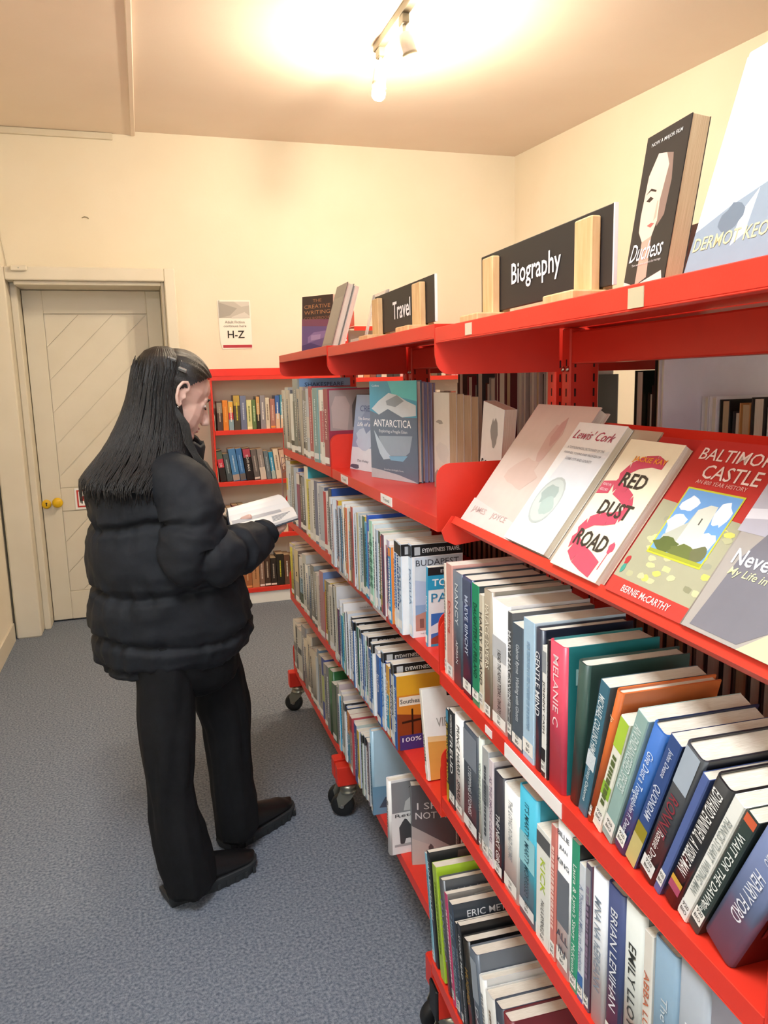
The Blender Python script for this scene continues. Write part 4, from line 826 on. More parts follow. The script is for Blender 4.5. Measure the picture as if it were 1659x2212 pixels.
# clear plastic easel by the Travel sign
M['clear'] = new_mat('clear_acrylic', 'F2F4F4', 0.08); nb = M['clear'].node_tree.nodes['Principled BSDF']; nb.inputs['Transmission Weight'].default_value = 0.75; nb.inputs['IOR'].default_value = 1.2
es = tag(empty('display_easel', UM['B'] @ T(.10, .86, SH['B'][1])), 'clear plastic book easel standing empty left of the Travel sign', 'display stand')
m = MB(); Mz = RY(14)
m.box(-.002, .002, -.10, -.075, 0.002, .16, M4=Mz); m.box(-.002, .002, .045, .07, 0.002, .16, M4=Mz); m.box(-.002, .002, -.10, .07, .14, .16, M4=Mz); m.build('front_frame', 'clear', es)
m = MB(); Mz = T(.08, 0, 0) @ RY(-16)
m.box(-.002, .002, -.09, -.07, 0.001, .155, M4=Mz); m.box(-.002, .002, .04, .06, 0.001, .155, M4=Mz); m.build('rear_legs', 'clear', es)
m = MB(); m.box(-.04, .0, -.10, .07, .001, .005); m.box(-.04, -.036, -.10, .07, .005, .02); m.build('ledge', 'clear', es)
# Antarctica and its neighbours, turned to the aisle on the middle unit
an = (([(0, .60), (1, .64), (1, 1), (0, 1)], '4E9CB8'), ([(.5, .86), (1, .80), (1, 1), (.4, 1)], '5EC0C4'), ([(.04, .72), (.2, .80), (.42, .88), (.6, .86), (.8, .80), (.98, .76), (.98, .66), (.7, .64), (.4, .72), (.2, .66)], 'C4CDD4'), ([(.36, .80), (.6, .86), (.74, .80), (.56, .74), (.38, .76)], '8C98A2'), ([(0, 0), (1, 0), (1, .64), (.7, .64), (.4, .72), (.2, .66), (0, .70)], '667688'), ([(.18, .44), (.9, .46), (.84, .30), (.76, .26), (.3, .24)], '94A4B2'), ([(.08, .50), (.2, .40), (.36, .28), (.48, .22), (.28, .2), (.2, .26), (.14, .36)], 'B4C6D4'), ([(.4, .24), (.8, .26), (.7, .20), (.44, .20)], '7AA8C4'), ([(0, 0), (1, 0), (.9, .02), (.6, .06), (.2, .09), (0, .1)], 'B9BEC4'))
AM = UM['B'] @ T(.060, .722, SH['B'][2] + .0006) @ FR @ RZ(19)
ant = book(AM, .226, .282, .018, '3E5A80', '667688', 'hb', None, art=an, ctext=(('Collins', .14, .955, .16, .02, 'E8F0F4'), ('ANTARCTICA', .48, .575, .80, .075, 'F0F2F4', .004), ('Exploring a Fragile Eden', .5, .49, .60, .04, 'D8DEE4'), ('Jonathan & Angela Scott', .5, .10, .42, .025, 'C8D0D8')), sticker=False, label='large blue hardback headed ANTARCTICA facing the aisle on the second shelf', group='books on the second shelf of the Travel unit')
for k, (t, c) in enumerate(((.014, '8E92B4'), (.013, '8A8CAC'), (.013, '9A9ABA'))):
    book(AM @ T(.004*k, .0195 + k*.0145, 0), .222, .278 - .002*k, t, c, c, 'hb', None, sticker=False, label='%s blue-grey hardback stacked upright behind the ANTARCTICA book' % ('first', 'second', 'third')[k], group='books on the second shelf of the Travel unit')
fo = (([(0, 0), (1, 0), (1, .3), (0, .3)], 'D6DEEA'), ([(0, .3), (1, .3), (1, 1), (0, 1)], '8FA2C4'), (blob(.5, .42, .36, .14, 41), 'B4C4DC'), (blob(.6, .7, .3, .2, 42), '7A8EB4'), (blob(.2, .04, .2, .03, 43), '4A5870'))
book(UM['B'] @ T(.055, .972, SH['B'][2] + .0006) @ FR @ RZ(14) @ RX(-8), .165, .242, .014, '8FA2C4', 'B4C2DA', 'pb', None, art=fo, ctext=(('CREAN', .55, .82, .7, .08, '5A6A94'), ('The Extraordinary', .55, .68, .8, .05, 'F4F6FA', .006, .2), ('Life of a', .4, .61, .5, .05, 'F4F6FA', .006, .2), ('Tim Foley', .5, .12, .46, .04, '4A5468', .004, .2)), sticker=False, label='pale blue book leaning left of the ANTARCTICA book on the second shelf', group='books on the second shelf of the Travel unit')

# ------------------------------------------------------------------ rows on the other side, fore-edges towards the aisle
BK = {}
def back_row(u, s, start, items, lx=None):
    y = start
    for t, h, col, w in items:
        t /= 1000; h /= 1000; w /= 1000
        y -= t + .002
        k = (u, s); BK[k] = BK.get(k, 0) + 1
        M4 = UM[u] @ T(2*DEP + .06, y + t, SH[u][s] + .0004) @ RZ(180)
        book(M4, w, h, t, col, col, 'hb', None, sticker=False, old=R.random() < .25, label='%s hardback, %s from left on back %s shelf of %s' % (cname(col), ordinal(BK[k]), SHELFWORD[s], UNITNAME[u]), group='books on the far side of ' + UNITNAME[u])
back_row('A', 2, .90, [(30, 300, '1E2A22', 180), (28, 255, '3A2A22', 170), (34, 270, '2A1E1A', 180), (60, 335, '14181C', 200), (22, 300, 'D6D0D2', 190), (16, 335, 'E4DCE4', 250), (18, 250, 'E8E4E8', 170), (20, 250, 'EDE9EC', 170), (26, 245, '1A1C1E', 165), (20, 225, '3E3A3E', 160), (26, 240, 'C08A4E', 165), (30, 250, '26221E', 165), (26, 235, 'D8D6D4', 160), (22, 245, '1E2222', 160), (28, 240, 'D2D0CE', 160), (30, 250, '2A2A2E', 160), (28, 236, 'A9A4A0', 160), (30, 246, '30282A', 160), (34, 250, '8A8480', 160), (30, 240, '2E3036', 160)])
back_row('A', 3, .90, [(R.uniform(22, 42), R.uniform(215, 265), c, 165) for c in ['3A2A26', '2A1E1C', '4A3A34', '1E1A1A', '5A4A40', '2E2422', '6A5A4E', '3E2E2A', '241C1C', '4E4038', '2A2624', '382A26', '54443A', '2C2220', '443630', '302826', '5E5046', '3A302C', '281F1E', '4C3E36', '362C28', '2A211F']])
back_row('A', 4, .90, [(R.uniform(24, 42), R.uniform(205, 240), c, 165) for c in ['2A2422', '4A4440', '6A645E', '3A2E2A', '8A847E', '2E2A2A', '54483E', '3A3634', '7A746C', '2C2826', '443C38', '5A524C', '302A28', '8E8880', '3E3632', '2A2624', '665E56', '342E2C', '4E4640', '2C2624', '5E564E', '38322E']])
back_row('B', 2, .93, [(30, 270, '5A3A30', 180), (40, 300, '6A5048', 190), (34, 250, 'A89A8C', 170), (40, 290, '8A3A40', 190), (30, 262, 'C9C4BC', 180), (44, 300, '4A4A4E', 190), (36, 268, '7A4438', 180), (40, 284, 'B4AEA8', 185), (30, 258, '8E8A88', 175), (38, 300, '6E2A32', 200), (46, 320, '742A34', 210), (34, 316, '6A2830', 210), (26, 300, 'D8D0C8', 190), (22, 310, 'CFC8C4', 190), (20, 300, '2A2628', 180), (26, 300, 'C8C0BA', 190), (24, 306, 'D2CACA', 190), (22, 290, '2E2A2A', 180), (24, 300, 'B9B0AC', 190), (22, 285, '3A3432', 180)])
back_row('B', 3, .95, [(R.uniform(24, 42), R.uniform(215, 260), c, 165) for c in ['3A2E2A', '5A4E46', '2E2624', '4A403A', '6A5E54', '2A2222', '54483E', '3E3430', '302826', '5E524A', '443A34', '2C2422', '4E443C', '362C2A', '605448', '2E2826', '463C36', '3A302E', '544A42', '2A2422', '4A4038', '3C3230']])
# two books with pale cover and open fore-edge standing at the back of the middle shelf
wl = ((blob(.4, .7, .2, .02, 51), '9A9690'), ([(0, 0), (1, 0), (1, .12), (.8, .18), (.5, .14), (.2, .2), (0, .14)], '9C8E86'), (blob(.5, .4, .4, .1, 52), 'D2D0CC'))
for k in range(4):
    book(UM['B'] @ T(.155 + .0195*k, .435, SH['B'][2] + .0006) @ FR @ RZ(-3), .13, .25 - .004*k, .019, 'CDBB9C', 'DDDAD4', 'pb', None, art=wl if k == 0 else (), sticker=False, old=True, label='%s pale paperback of four showing yellowed page edges on the second shelf' % ('front', 'second', 'third', 'rear')[k], group='books on the second shelf of the Travel unit')
so = ((blob(.6, .74, .16, .14, 53), '8A8C90'), ([(0, 0), (1, 0), (1, .2), (0, .24)], 'C4C8CC'))
tag(book(UM['B'] @ T(.18, .205, SH['B'][2] + .0006) @ FR @ RY(9), .115, .235, .03, 'C9D6E6', 'E6E8EA', 'pb', None, art=so, ctext=(('SOUTH', .5, .36, .84, .16, '3A3C40', .004),), sticker=False, label=''), 'white paperback headed SOUTH tilted at the back of the second shelf', 'book', 'books on the second shelf of the Travel unit')

# ------------------------------------------------------------------ wire rack at the far unit's end
M['wire'] = new_mat('pink_coated_wire', 'B89A98', 0.4, 0.3)
wr = tag(empty('wire_book_rack', UM['C'] @ T(-.01, LEN['C'] + .012, SH['C'][3])), 'pinkish wire rack clipped on the end of the farthest castor unit', 'wire rack')
m = MB(); m.tube([(0, 0, -.02), (0, 0, .27), (.24, 0, .27), (.24, 0, -.02)], .003); m.tube([(0, 0, .235), (.03, 0, .262), (.06, 0, .27)], .002); m.tube([(0, 0, .20), (.05, 0, .235), (.09, 0, .24)], .002); m.build('end_frame', 'wire', wr)
m = MB(); m.tube([(.12, 0, .27), (.12, -.10, .30), (.12, -.2, .302)], .0025); m.tube([(.19, 0, .27), (.19, -.10, .30), (.19, -.2, .302)], .0025); m.build('hooks', 'wire', wr)

# ------------------------------------------------------------------ red bookcase against the far wall
FW = T(0.445, 5.262, 0)
WB = 0.60
bc = tag(empty('wall_bookcase', FW), 'red metal bookcase of fiction against the far wall under the H-Z notice', 'bookcase')
FS = [(1.221, 'top'), (0.873, 'second'), (0.495, 'third'), (0.114, 'lowest')]
m = MB(); m.box(0, WB + .35, .205, .215, 0.10, 1.56); m.build('back_panel', M['wall'], bc)
for x in (-.012, WB + .35):
    m = MB(); m.bbox(x, x + .012, .0, .215, .0, 1.56, .002); sd = m.build('side_upright', 'red', bc)
    m = MB()
    for k in range(38): m.box(x - .0004, x + .0124, .02, .026, .12 + k*.037, .14 + k*.037)
    m.build('slots', 'dark', sd)['kind'] = 'stuff'
for z, _ in FS:
    m = MB(); m.bbox(.002, WB + .348, .0, .205, z - .003, z, .001); m.bbox(.002, WB + .348, -.002, .001, z - .03, z, .001); s = m.build('shelf', 'red', bc)
    m = MB(); m.prism([(.0, z), (.205, z), (.205, z + .12), (.03, z + .12), (.008, z + .11), (.0, z + .09)], 0, 0, 'y')
    m = MB(); m.prism([(.0, z), (.2, z), (.2, z + .11), (.03, z + .11), (.008, z + .10), (.0, z + .08)], .003, .005, 'x'); m.build('end_plate', M['wall'], s)
m = MB(); m.bbox(-.012, WB + .36, -.004, .215, 1.578, 1.581, .001); m.bbox(-.012, WB + .36, -.004, .0, 1.553, 1.581, .001); m.bbox(-.012, WB + .36, .205, .217, 1.56, 1.632, .002); m.build('top_shelf', 'red', bc)
m = MB(); m.bbox(.0, WB + .35, .012, .03, 0.0, .085, .002); m.build('plinth', 'white', bc)
def far_row(z, word, items, old=True):
    x = .022
    for i, it in enumerate(items):
        t, h, c = it[0]/1000, it[1]/1000, it[2]
        ti = it[3] if len(it) > 3 else '~'; tc = it[4] if len(it) > 4 else 'E8E4DC'; bd = it[5] if len(it) > 5 else ()
        lean = it[6] if len(it) > 6 else 0
        # spine looks into the room (-Y): own x -> +Y, own -y -> +X
        M4 = FW @ T(x + t, .012 + R.uniform(0, .01), z + .0004) @ Matrix(((0, -1, 0, 0), (1, 0, 0, 0), (0, 0, 1, 0), (0, 0, 0, 1)))
        if lean: M4 = FW @ T(x, .015, z + .0004) @ RY(lean) @ T(t, 0, 0) @ Matrix(((0, -1, 0, 0), (1, 0, 0, 0), (0, 0, 1, 0), (0, 0, 0, 1)))
        book(M4, .125, h, t, c, c, 'pb', ti, tc, bands=bd, sticker=False, old=old, label='%s paperback, %s from left on %s shelf of the low wall bookcase' % (cname(c), ordinal(i + 1), word), group='paperbacks in the wall bookcase', tlen=.5)
        x += t + .0025 + (abs(math.tan(math.radians(lean)))*.012 if lean else 0)
dot = lambda c: ((.03, .09, c),)
far_row(1.221, 'top', [(36, 195, '4A3A34', '~', 'B8A898', ((.6, .95, '8E8478'),)), (36, 200, 'E0862E', '~', 'F0B060'), (32, 195, '8AA8B4', '~', 'F0E8E0', ((.36, .6, 'C83C42'), (.6, .98, 'E8B04A'))), (42, 232, '4E4638', '~', 'D8C83C', ((.7, .99, 'B89A4A'),)), (40, 228, '6E7896', '~', 'C8D0E0'), (34, 198, 'D6D49A', '~', '6A7A4A', dot('F0E8C0')), (26, 198, '5E7A4C', '~', 'C8D8B0'), (24, 220, '2A2420', '~', 'D8C8A8', ((.45, .99, 'C89A62'),)), (34, 226, '8E8A92', '~', 'E2DEDA'), (28, 210, 'D8CCB8', '~', '8A7A6A'), (34, 200, 'A8746A', '~', 'D8B8A8', dot('E89A4A')), (30, 222, '3C64A8', '~', 'D8E0EC', ((.0, .45, 'D8B89A'),)), (24, 226, '4A8AA4', '~', 'D8E8EC', ((.0, .4, 'E0C4A8'),)), (30, 210, '7A5A4A'), (34, 215, 'C8B8A0', '~', '6A5A4A'), (30, 220, '5A6A7A'), (34, 205, '8A4A3A'), (30, 225, 'B8A890', '~', '5A4A3A'), (34, 215, '3A3A3A')])
far_row(.873, 'second', [(40, 215, '26221F', '20', 'F0E8E4', ((.45, .72, 'C83A4C'), (.72, .96, '5A6A5A')), -7), (36, 190, '4E5A5E', '~', 'A8B4B8', (), -7), (46, 222, '4A82B8', '~', 'B8D0E4', ((.02, .2, 'A8968C'),), -7), (38, 222, '3E72AC', '~', '8AB8E0', ((.02, .22, '6A6462'),), -7), (50, 220, '1E1C1C', 'ECHO MAN', 'E4E0DC', ((.72, .98, 'B0485A'),), -6), (38, 210, '6A6462', '~', 'B8B0A8', dot('D8CCC4'), -6), (40, 212, '8E8684', '~', 'C4BCB8', ((.0, .4, 'D0C4B8'),), -6), (30, 196, '6A767E', '~', 'A8B4BC', (), -6), (28, 188, '2E8EB8', '~', 'D0E4EC', ((.0, .3, 'A8B8B4'),), -6), (36, 206, 'DCCAB6', '~', '8A7260', (), -6), (34, 208, '8A5A4C', '~', 'E0C8B8', ((.4, .95, 'C8A894'),), -6), (34, 190, 'E0CDB8', '~', '9A8272', (), -5), (32, 210, '9A2A38', '~', 'E8C8C0'), (34, 190, '5A5A56'), (30, 205, '2A2826'), (34, 200, 'B8AC9A', '~', '5A4A3A'), (30, 210, '4A5A6A'), (34, 195, '8A3A3A')])
far_row(.495, 'third', [(24, 195, 'E4DCD0', '~', '2A2A2A'), (34, 200, 'B0A698', '~', '7A7064'), (40, 212, '7A2E3C', '~', 'B86A74'), (40, 212, '4A423E', '~', 'C8BEB4'), (36, 178, '9AA0A2', '~', 'D0D4D4'), (34, 206, 'B8ACA4', '~', '7A7068'), (44, 192, '5E5250', '~', '9A8E88'), (36, 208, '7A3E34', '~', 'C89A88'), (36, 212, 'CDBCA4', '~', '8A7662'), (24, 185, 'B89A6A', '~', '6A5030'), (34, 182, '7E3E30', '~', 'D8B49A'), (34, 215, 'DCC8AE', '~', '8A7058'), (28, 180, 'B83A34'), (34, 205, '5A4A42'), (34, 198, '8A7A6A'), (34, 210, 'C8B8A0'), (34, 200, '3A3432')])
far_row(.114, 'lowest', [(30, 195, 'D8C8B8', '~', '6A5A4A'), (40, 185, '3E9A84', '~', 'D8E8E0'), (34, 215, '2E2824', '~', 'E0D8CC'), (60, 205, 'A8683E', '~', 'D8B48A', dot('E8A060')), (50, 210, 'C08A5C', '~', '7A5030'), (34, 210, '8A6A58', '~', 'D8C8B8', dot('F0E8E0')), (40, 225, '4A3428', '~', 'C8B8A0', dot('F0E8E0')), (40, 200, '2E2620', '~', 'B8AC9C', dot('E8E0D4')), (52, 225, '2A241C', '~', 'D8D03C'), (40, 215, '6A4A38'), (40, 205, '8A7A5A'), (40, 215, '4A3A30'), (40, 205, 'B89A7A'), (40, 210, '3A302A')])
# taller red bay farther right on the same wall, seen above the middle unit
b2 = tag(empty('wall_bookcase', T(1.40, 5.26, 0)), 'taller red wall bookcase glimpsed above the Travel unit', 'bookcase')
for x in (0, 1.0):
    m = MB(); m.bbox(x, x + .03, .16, .22, 0, 1.92, .002); sd = m.build('side_upright', 'red', b2)
    m = MB()
    for k in range(30): m.box(x + .010, x + .018, .1594, .16, 1.0 + k*.03, 1.012 + k*.03)
    m.build('slots', 'white', sd)['kind'] = 'stuff'
for z in (1.90, 1.55, 1.2, .85, .5, .15):
    m = MB(); m.bbox(.03, 1.0, .0, .22, z - .003, z, .001); m.bbox(.03, 1.0, -.002, .001, z - .03, z, .001); s = m.build('shelf', 'red', b2)
    m = MB(); m.prism([(.0, z + .004), (.2, z + .004), (.2, z + .12), (.03, z + .12), (.008, z + .11), (.0, z + .09)], .03, .033, 'x'); m.build('end_plate', 'red', s)
q = random.Random(5); n = 0
for z in (1.55, 1.2):
    x = .05
    while x < .9:
        t = q.uniform(.025, .05); h = q.uniform(.19, .25); c = q.choice(['D8C8B8', '8A4A3A', '3A3432', 'C8784A', '6A5A4A', 'B8A890', '5A6A7A', 'E0B0B0'])
        n += 1
        book(T(1.40, 5.26, 0) @ T(x + t, .012, z + .0004) @ Matrix(((0, -1, 0, 0), (1, 0, 0, 0), (0, 0, 1, 0), (0, 0, 0, 1))), .13, h, t, c, c, 'pb', '~', 'E8E0D8', sticker=False, label='%s paperback, %s from the left in the taller wall bookcase' % (cname(c), ordinal(n)), group='paperbacks in the taller wall bookcase')
        x += t + .003
# ------------------------------------------------------------------ the reader
M['skin'] = noise_mat('skin', 'DDB3A2', 'E3BDAE', 20, 0.5, 0.03, 200, 0.4)
M['skin'].node_tree.nodes['Principled BSDF'].inputs['Subsurface Weight'].default_value = 0.08
M['jacket'] = noise_mat('black_puffer_nylon', '1A1D22', '1F2228', 8, 0.72, 0.12, 55, 0.28)
M['trouser'] = noise_mat('black_trouser_cloth', '121315', '151619', 30, 0.85, 0.1, 300, 0.25)
M['leather'] = new_mat('black_boot_leather', '141416', 0.38)
M['sole'] = new_mat('dark_grey_rubber_sole', '2A2D30', 0.6)
M['hair'] = noise_mat('dark_hair', '0C0B0C', '17120F', 3, 0.36, 0.35, 30, 0.5, 4, .3, .7, (34, 34, 1.5))
M['eyew'] = new_mat('eye_white', 'E8E2DC', 0.2)
M['lash'] = new_mat('lash_and_brow', '1C1512', 0.6)
def sph(mb, c, r, M4=Matrix.Identity(4), n=14, k=9):
    rs = []
    for i in range(k):
        a = math.pi*(i + .02)/(k - 1 + .04) if k > 1 else 0
        rs.append([tuple(M4 @ Vector((c[0] + r[0]*math.sin(a)*math.cos(2*math.pi*j/n), c[1] + r[1]*math.sin(a)*math.sin(2*math.pi*j/n), c[2] - r[2]*math.cos(a)))) for j in range(n)])
    mb.rings(rs)
def remesh(mb, name, mat, voxel, smooth, parent=None):
    me = bpy.data.meshes.new('tmp'); me.from_pydata(mb.v, [], mb.f); me.update()
    o = bpy.data.objects.new('tmp', me); COL.objects.link(o)
    a = o.modifiers.new('r', 'REMESH'); a.mode = 'VOXEL'; a.voxel_size = voxel; a.use_smooth_shade = True
    b = o.modifiers.new('s', 'SMOOTH'); b.factor = .5; b.iterations = smooth
    dg = bpy.context.evaluated_depsgraph_get(); dg.update()
    me2 = bpy.data.meshes.new_from_object(o.evaluated_get(dg))
    bpy.data.objects.remove(o); bpy.data.meshes.remove(me)
    me2.name = name; me2.materials.clear(); me2.materials.append(M[mat])
    me2.polygons.foreach_set('use_smooth', [True]*len(me2.polygons))
    r = bpy.data.objects.new(name, me2); COL.objects.link(r)
    if parent is not None: r.parent = parent
    return r
PSI, DEL = math.radians(17), math.radians(27)
fwd = Vector((math.cos(PSI)*math.cos(DEL), math.sin(PSI)*math.cos(DEL), -math.sin(DEL)))
lft = Vector((-math.sin(PSI), math.cos(PSI), 0)); upv = fwd.cross(lft)
HC = Vector((.096, 2.335, 1.500))
HM = Matrix(((fwd.x, lft.x, upv.x, HC.x), (fwd.y, lft.y, upv.y, HC.y), (fwd.z, lft.z, upv.z, HC.z), (0, 0, 0, 1)))
b = MB()
sph(b, (-.012, 0, .028), (.094, .074, .088), HM)                 # cranium
sph(b, (.034, 0, -.035), (.058, .058, .078), HM)                  # face
sph(b, (.066, 0, -.094), (.028, .028, .020), HM)                  # chin
sph(b, (.02, 0, -.078), (.05, .048, .03), HM)                     # jaw
for s in (-1, 1):
    sph(b, (.044, s*.032, -.036), (.026, .022, .030), HM)         # cheeks
    sph(b, (.086, s*.010, -.040), (.010, .008, .008), HM, 10, 7)  # nostrils
    sph(b, (-.016, s*.076, -.002), (.016, .007, .028), HM, 12, 9)   # ears
    b.tube([HM @ Vector((x, s*y, z)) for x, y, z in ((-.001, .080, .012), (-.004, .083, .026), (-.015, .087, .034), (-.028, .090, .028), (-.034, .091, .010), (-.029, .088, -.012), (-.018, .084, -.030), (-.010, .081, -.034), (-.005, .079, -.024))], [.004, .005, .0055, .0055, .0055, .005, .0055, .006, .004], 8)
    sph(b, (-.003, s*.081, -.006), (.004, .005, .008), HM, 8, 6)
    sph(b, (.068, s*.029, .003), (.012, .015, .011), HM, 10, 7)   # eyelids
b.tube([HM @ Vector(p) for p in ((.078, 0, .016), (.092, 0, -.006), (.106, 0, -.024), (.112, 0, -.036), (.098, 0, -.046))], [.009, .010, .011, .0125, .007], 10)
sph(b, (.088, 0, -.063), (.010, .020, .006), HM, 10, 7); sph(b, (.087, 0, -.073), (.010, .017, .007), HM, 10, 7)   # lips
sph(b, (.073, 0, .020), (.013, .042, .012), HM, 12, 7)            # brow ridge
sph(b, (.028, 0, .040), (.058, .058, .052), HM)                    # forehead
nk = HM @ Vector((-.02, 0, -.06))
b.tube([nk, (.062, 2.335, 1.38), (.045, 2.34, 1.31), (.04, 2.345, 1.24)], [.052, .052, .056, .08], 14)
b.tube([(.04, 2.345, 1.26), (.03, 2.35, 1.15), (.035, 2.35, 1.0), (.05, 2.35, .85), (.07, 2.34, .72)], [.10, .12, .11, .11, .12], 14)
# arms
b.tube([(.05, 2.26, 1.25), (.10, 2.17, 1.17), (.10, 2.14, 1.065), (.17, 2.15, 1.05), (.26, 2.20, 1.065), (.318, 2.245, 1.082)], [.05, .046, .042, .038, .032, .026], 12)
b.tube([(.02, 2.44, 1.25), (.06, 2.53, 1.16), (.10, 2.55, 1.06), (.17, 2.50, 1.045), (.235, 2.42, 1.075)], [.05, .046, .042, .036, .027], 12)
# legs
b.tube([(.02, 2.29, .74), (.0, 2.23, .5), (-.01, 2.20, .3), (.005, 2.20, .10), (.03, 2.21, .06)], [.08, .065, .05, .042, .04], 12)
b.tube([(.12, 2.40, .74), (.17, 2.42, .5), (.185, 2.41, .3), (.19, 2.41, .10), (.21, 2.42, .06)], [.08, .065, .05, .042, .04], 12)
# right hand: palm under the outer page, fingers beneath, thumb over the edge
sph(b, (0, 0, 0), (.042, .036, .015), T(.340, 2.290, 1.084) @ RZ(60), 12, 8)
for k, (dy, L) in enumerate(((-.028, .050), (-.009, .058), (.010, .054), (.027, .044))):
    p0 = Vector((.352, 2.318, 1.086)) + Vector((.85, -.5, 0))*dy
    b.tube([p0, p0 + Vector((.016, .034, .002))*(L/.05), p0 + Vector((.024, .058, .010))*(L/.05)], [.0095, .0088, .0075], 8)
b.tube([(.330, 2.275, 1.088), (.352, 2.262, 1.092), (.372, 2.272, 1.097), (.386, 2.288, 1.102)], [.011, .0105, .010, .0085], 8)
# left hand: under the spine, thumb lying on the open page
sph(b, (0, 0, 0), (.042, .034, .015), T(.268, 2.395, 1.088) @ RZ(-30), 12, 8)
for k, (dx, L) in enumerate(((-.026, .046), (-.008, .054), (.011, .052), (.028, .044))):
    p0 = Vector((.292, 2.372, 1.090)) + Vector((.62, .5, 0))*dx
    b.tube([p0, p0 + Vector((.020, -.034, -.002))*(L/.05), p0 + Vector((.034, -.056, .004))*(L/.05)], [.0095, .0088, .0075], 8)
b.tube([(.258, 2.375, 1.095), (.250, 2.325, 1.108), (.262, 2.290, 1.128), (.284, 2.281, 1.139)], [.012, .0115, .011, .0085], 8)
person = remesh(b, 'person', 'skin', .0034, 3)
tag(person, 'person with long dark hair in a black puffer jacket reading an open book', 'person')
# face details
for s in (-1, 1):
    m = MB(); sph(m, (.0755, s*.030, .002), (.006, .011, .004), HM, 10, 7); m.build('eye', 'eyew', person)
    m = MB(); m.tube([HM @ Vector(p) for p in ((.080, s*.016, -.001), (.0845, s*.030, -.005), (.077, s*.046, -.003))], [.001, .0022, .001], 6); m.build('eyelash', 'lash', person)
    m = MB(); m.tube([HM @ Vector(p) for p in ((.0865, s*.014, .020), (.084, s*.030, .026), (.074, s*.047, .021))], [.002, .0028, .0015], 6); m.build('eyebrow', 'lash', person)
    m = MB(); sph(m, (-.012, s*.083, -.040), (.003, .003, .003), HM, 8, 6); m.build('earring', 'chrome', person)
M['lips'] = new_mat('lips', 'B9746C', .4)
m = MB(); sph(m, (.0915, 0, -.063), (.0075, .018, .0045), HM, 10, 7); sph(m, (.0905, 0, -.0725), (.0075, .0155, .005), HM, 10, 7); m.build('lips', 'lips', person)

def interp(tab, z):
    for i in range(len(tab) - 1):
        a, c = tab[i], tab[i+1]
        if a[0] >= z >= c[0]:
            t = (a[0] - z)/max(a[0] - c[0], 1e-6); t = t*t*(3 - 2*t)*.5 + t*.5
            return [a[k] + (c[k] - a[k])*t for k in range(1, len(a))]
    return list(tab[0][1:]) if z > tab[0][0] else list(tab[-1][1:])
# jacket: (z, left, right, half depth, middle Y)
JT = [(1.335, .010, .135, .055, 2.335), (1.318, -.02, .150, .09, 2.335), (1.300, -.085, .172, .135, 2.335), (1.266, -.152, .190, .185, 2.34), (1.225, -.182, .201, .205, 2.345), (1.169, -.180, .212, .212, 2.35), (1.150, -.170, .215, .206, 2.35), (1.127, -.180, .219, .212, 2.35), (1.085, -.190, .226, .220, 2.35), (1.027, -.192, .237, .222, 2.35), (.977, -.188, .250, .216, 2.35), (.958, -.180, .254, .208, 2.35), (.938, -.191, .259, .214, 2.35),
      (.897, -.199, .269, .218, 2.35), (.838, -.198, .279, .216, 2.35), (.808, -.190, .279, .206, 2.35), (.786, -.195, .277, .208, 2.35), (.745, -.190, .254, .200, 2.35), (.714, -.178, .226, .180, 2.35), (.700, -.165, .212, .170, 2.35), (.694, -.150, .198, .155, 2.35)]
SEAM = [1.150, .958, .808, .712]
m = MB(); NF = 112; rs = []
z = 1.335
while z > .694:
    l, r, d, yc = interp(JT, z); ring = []
    for i in range(NF):
        a = 2*math.pi*i/NF; ca, sa = math.cos(a), math.sin(a)
        e = .86
        x = math.copysign(abs(ca)**e, ca); y = math.copysign(abs(sa)**e, sa)
        k = 1.0; near = 0
        for sz in SEAM:
            zz = sz + .014*math.sin(a*2 + sz*9) + .008*noise.noise(Vector((ca*3, sa*3, sz*7)))
            g = math.exp(-((z - zz)/.011)**2); k -= .065*g
            near = max(near, math.exp(-((z - zz)/.05)**2))
        p = Vector(((l + r)/2 + x*(r - l)/2*k, yc + y*d*k, z))
        w = noise.noise(Vector((p.x*7, p.y*7, p.z*9 + 3)))*.010 + noise.noise(Vector((math.atan2(sa, ca)*9, z*10, 5)))*.017*near
        w += abs(noise.noise(Vector((p.x*16 + 5, p.y*16, p.z*13))))*-.008
        n = Vector((ca, sa, 0)); ring.append(p + n*w)
    rs.append(ring); z -= .0055
rs = rs[::-1]
m.rings(rs)
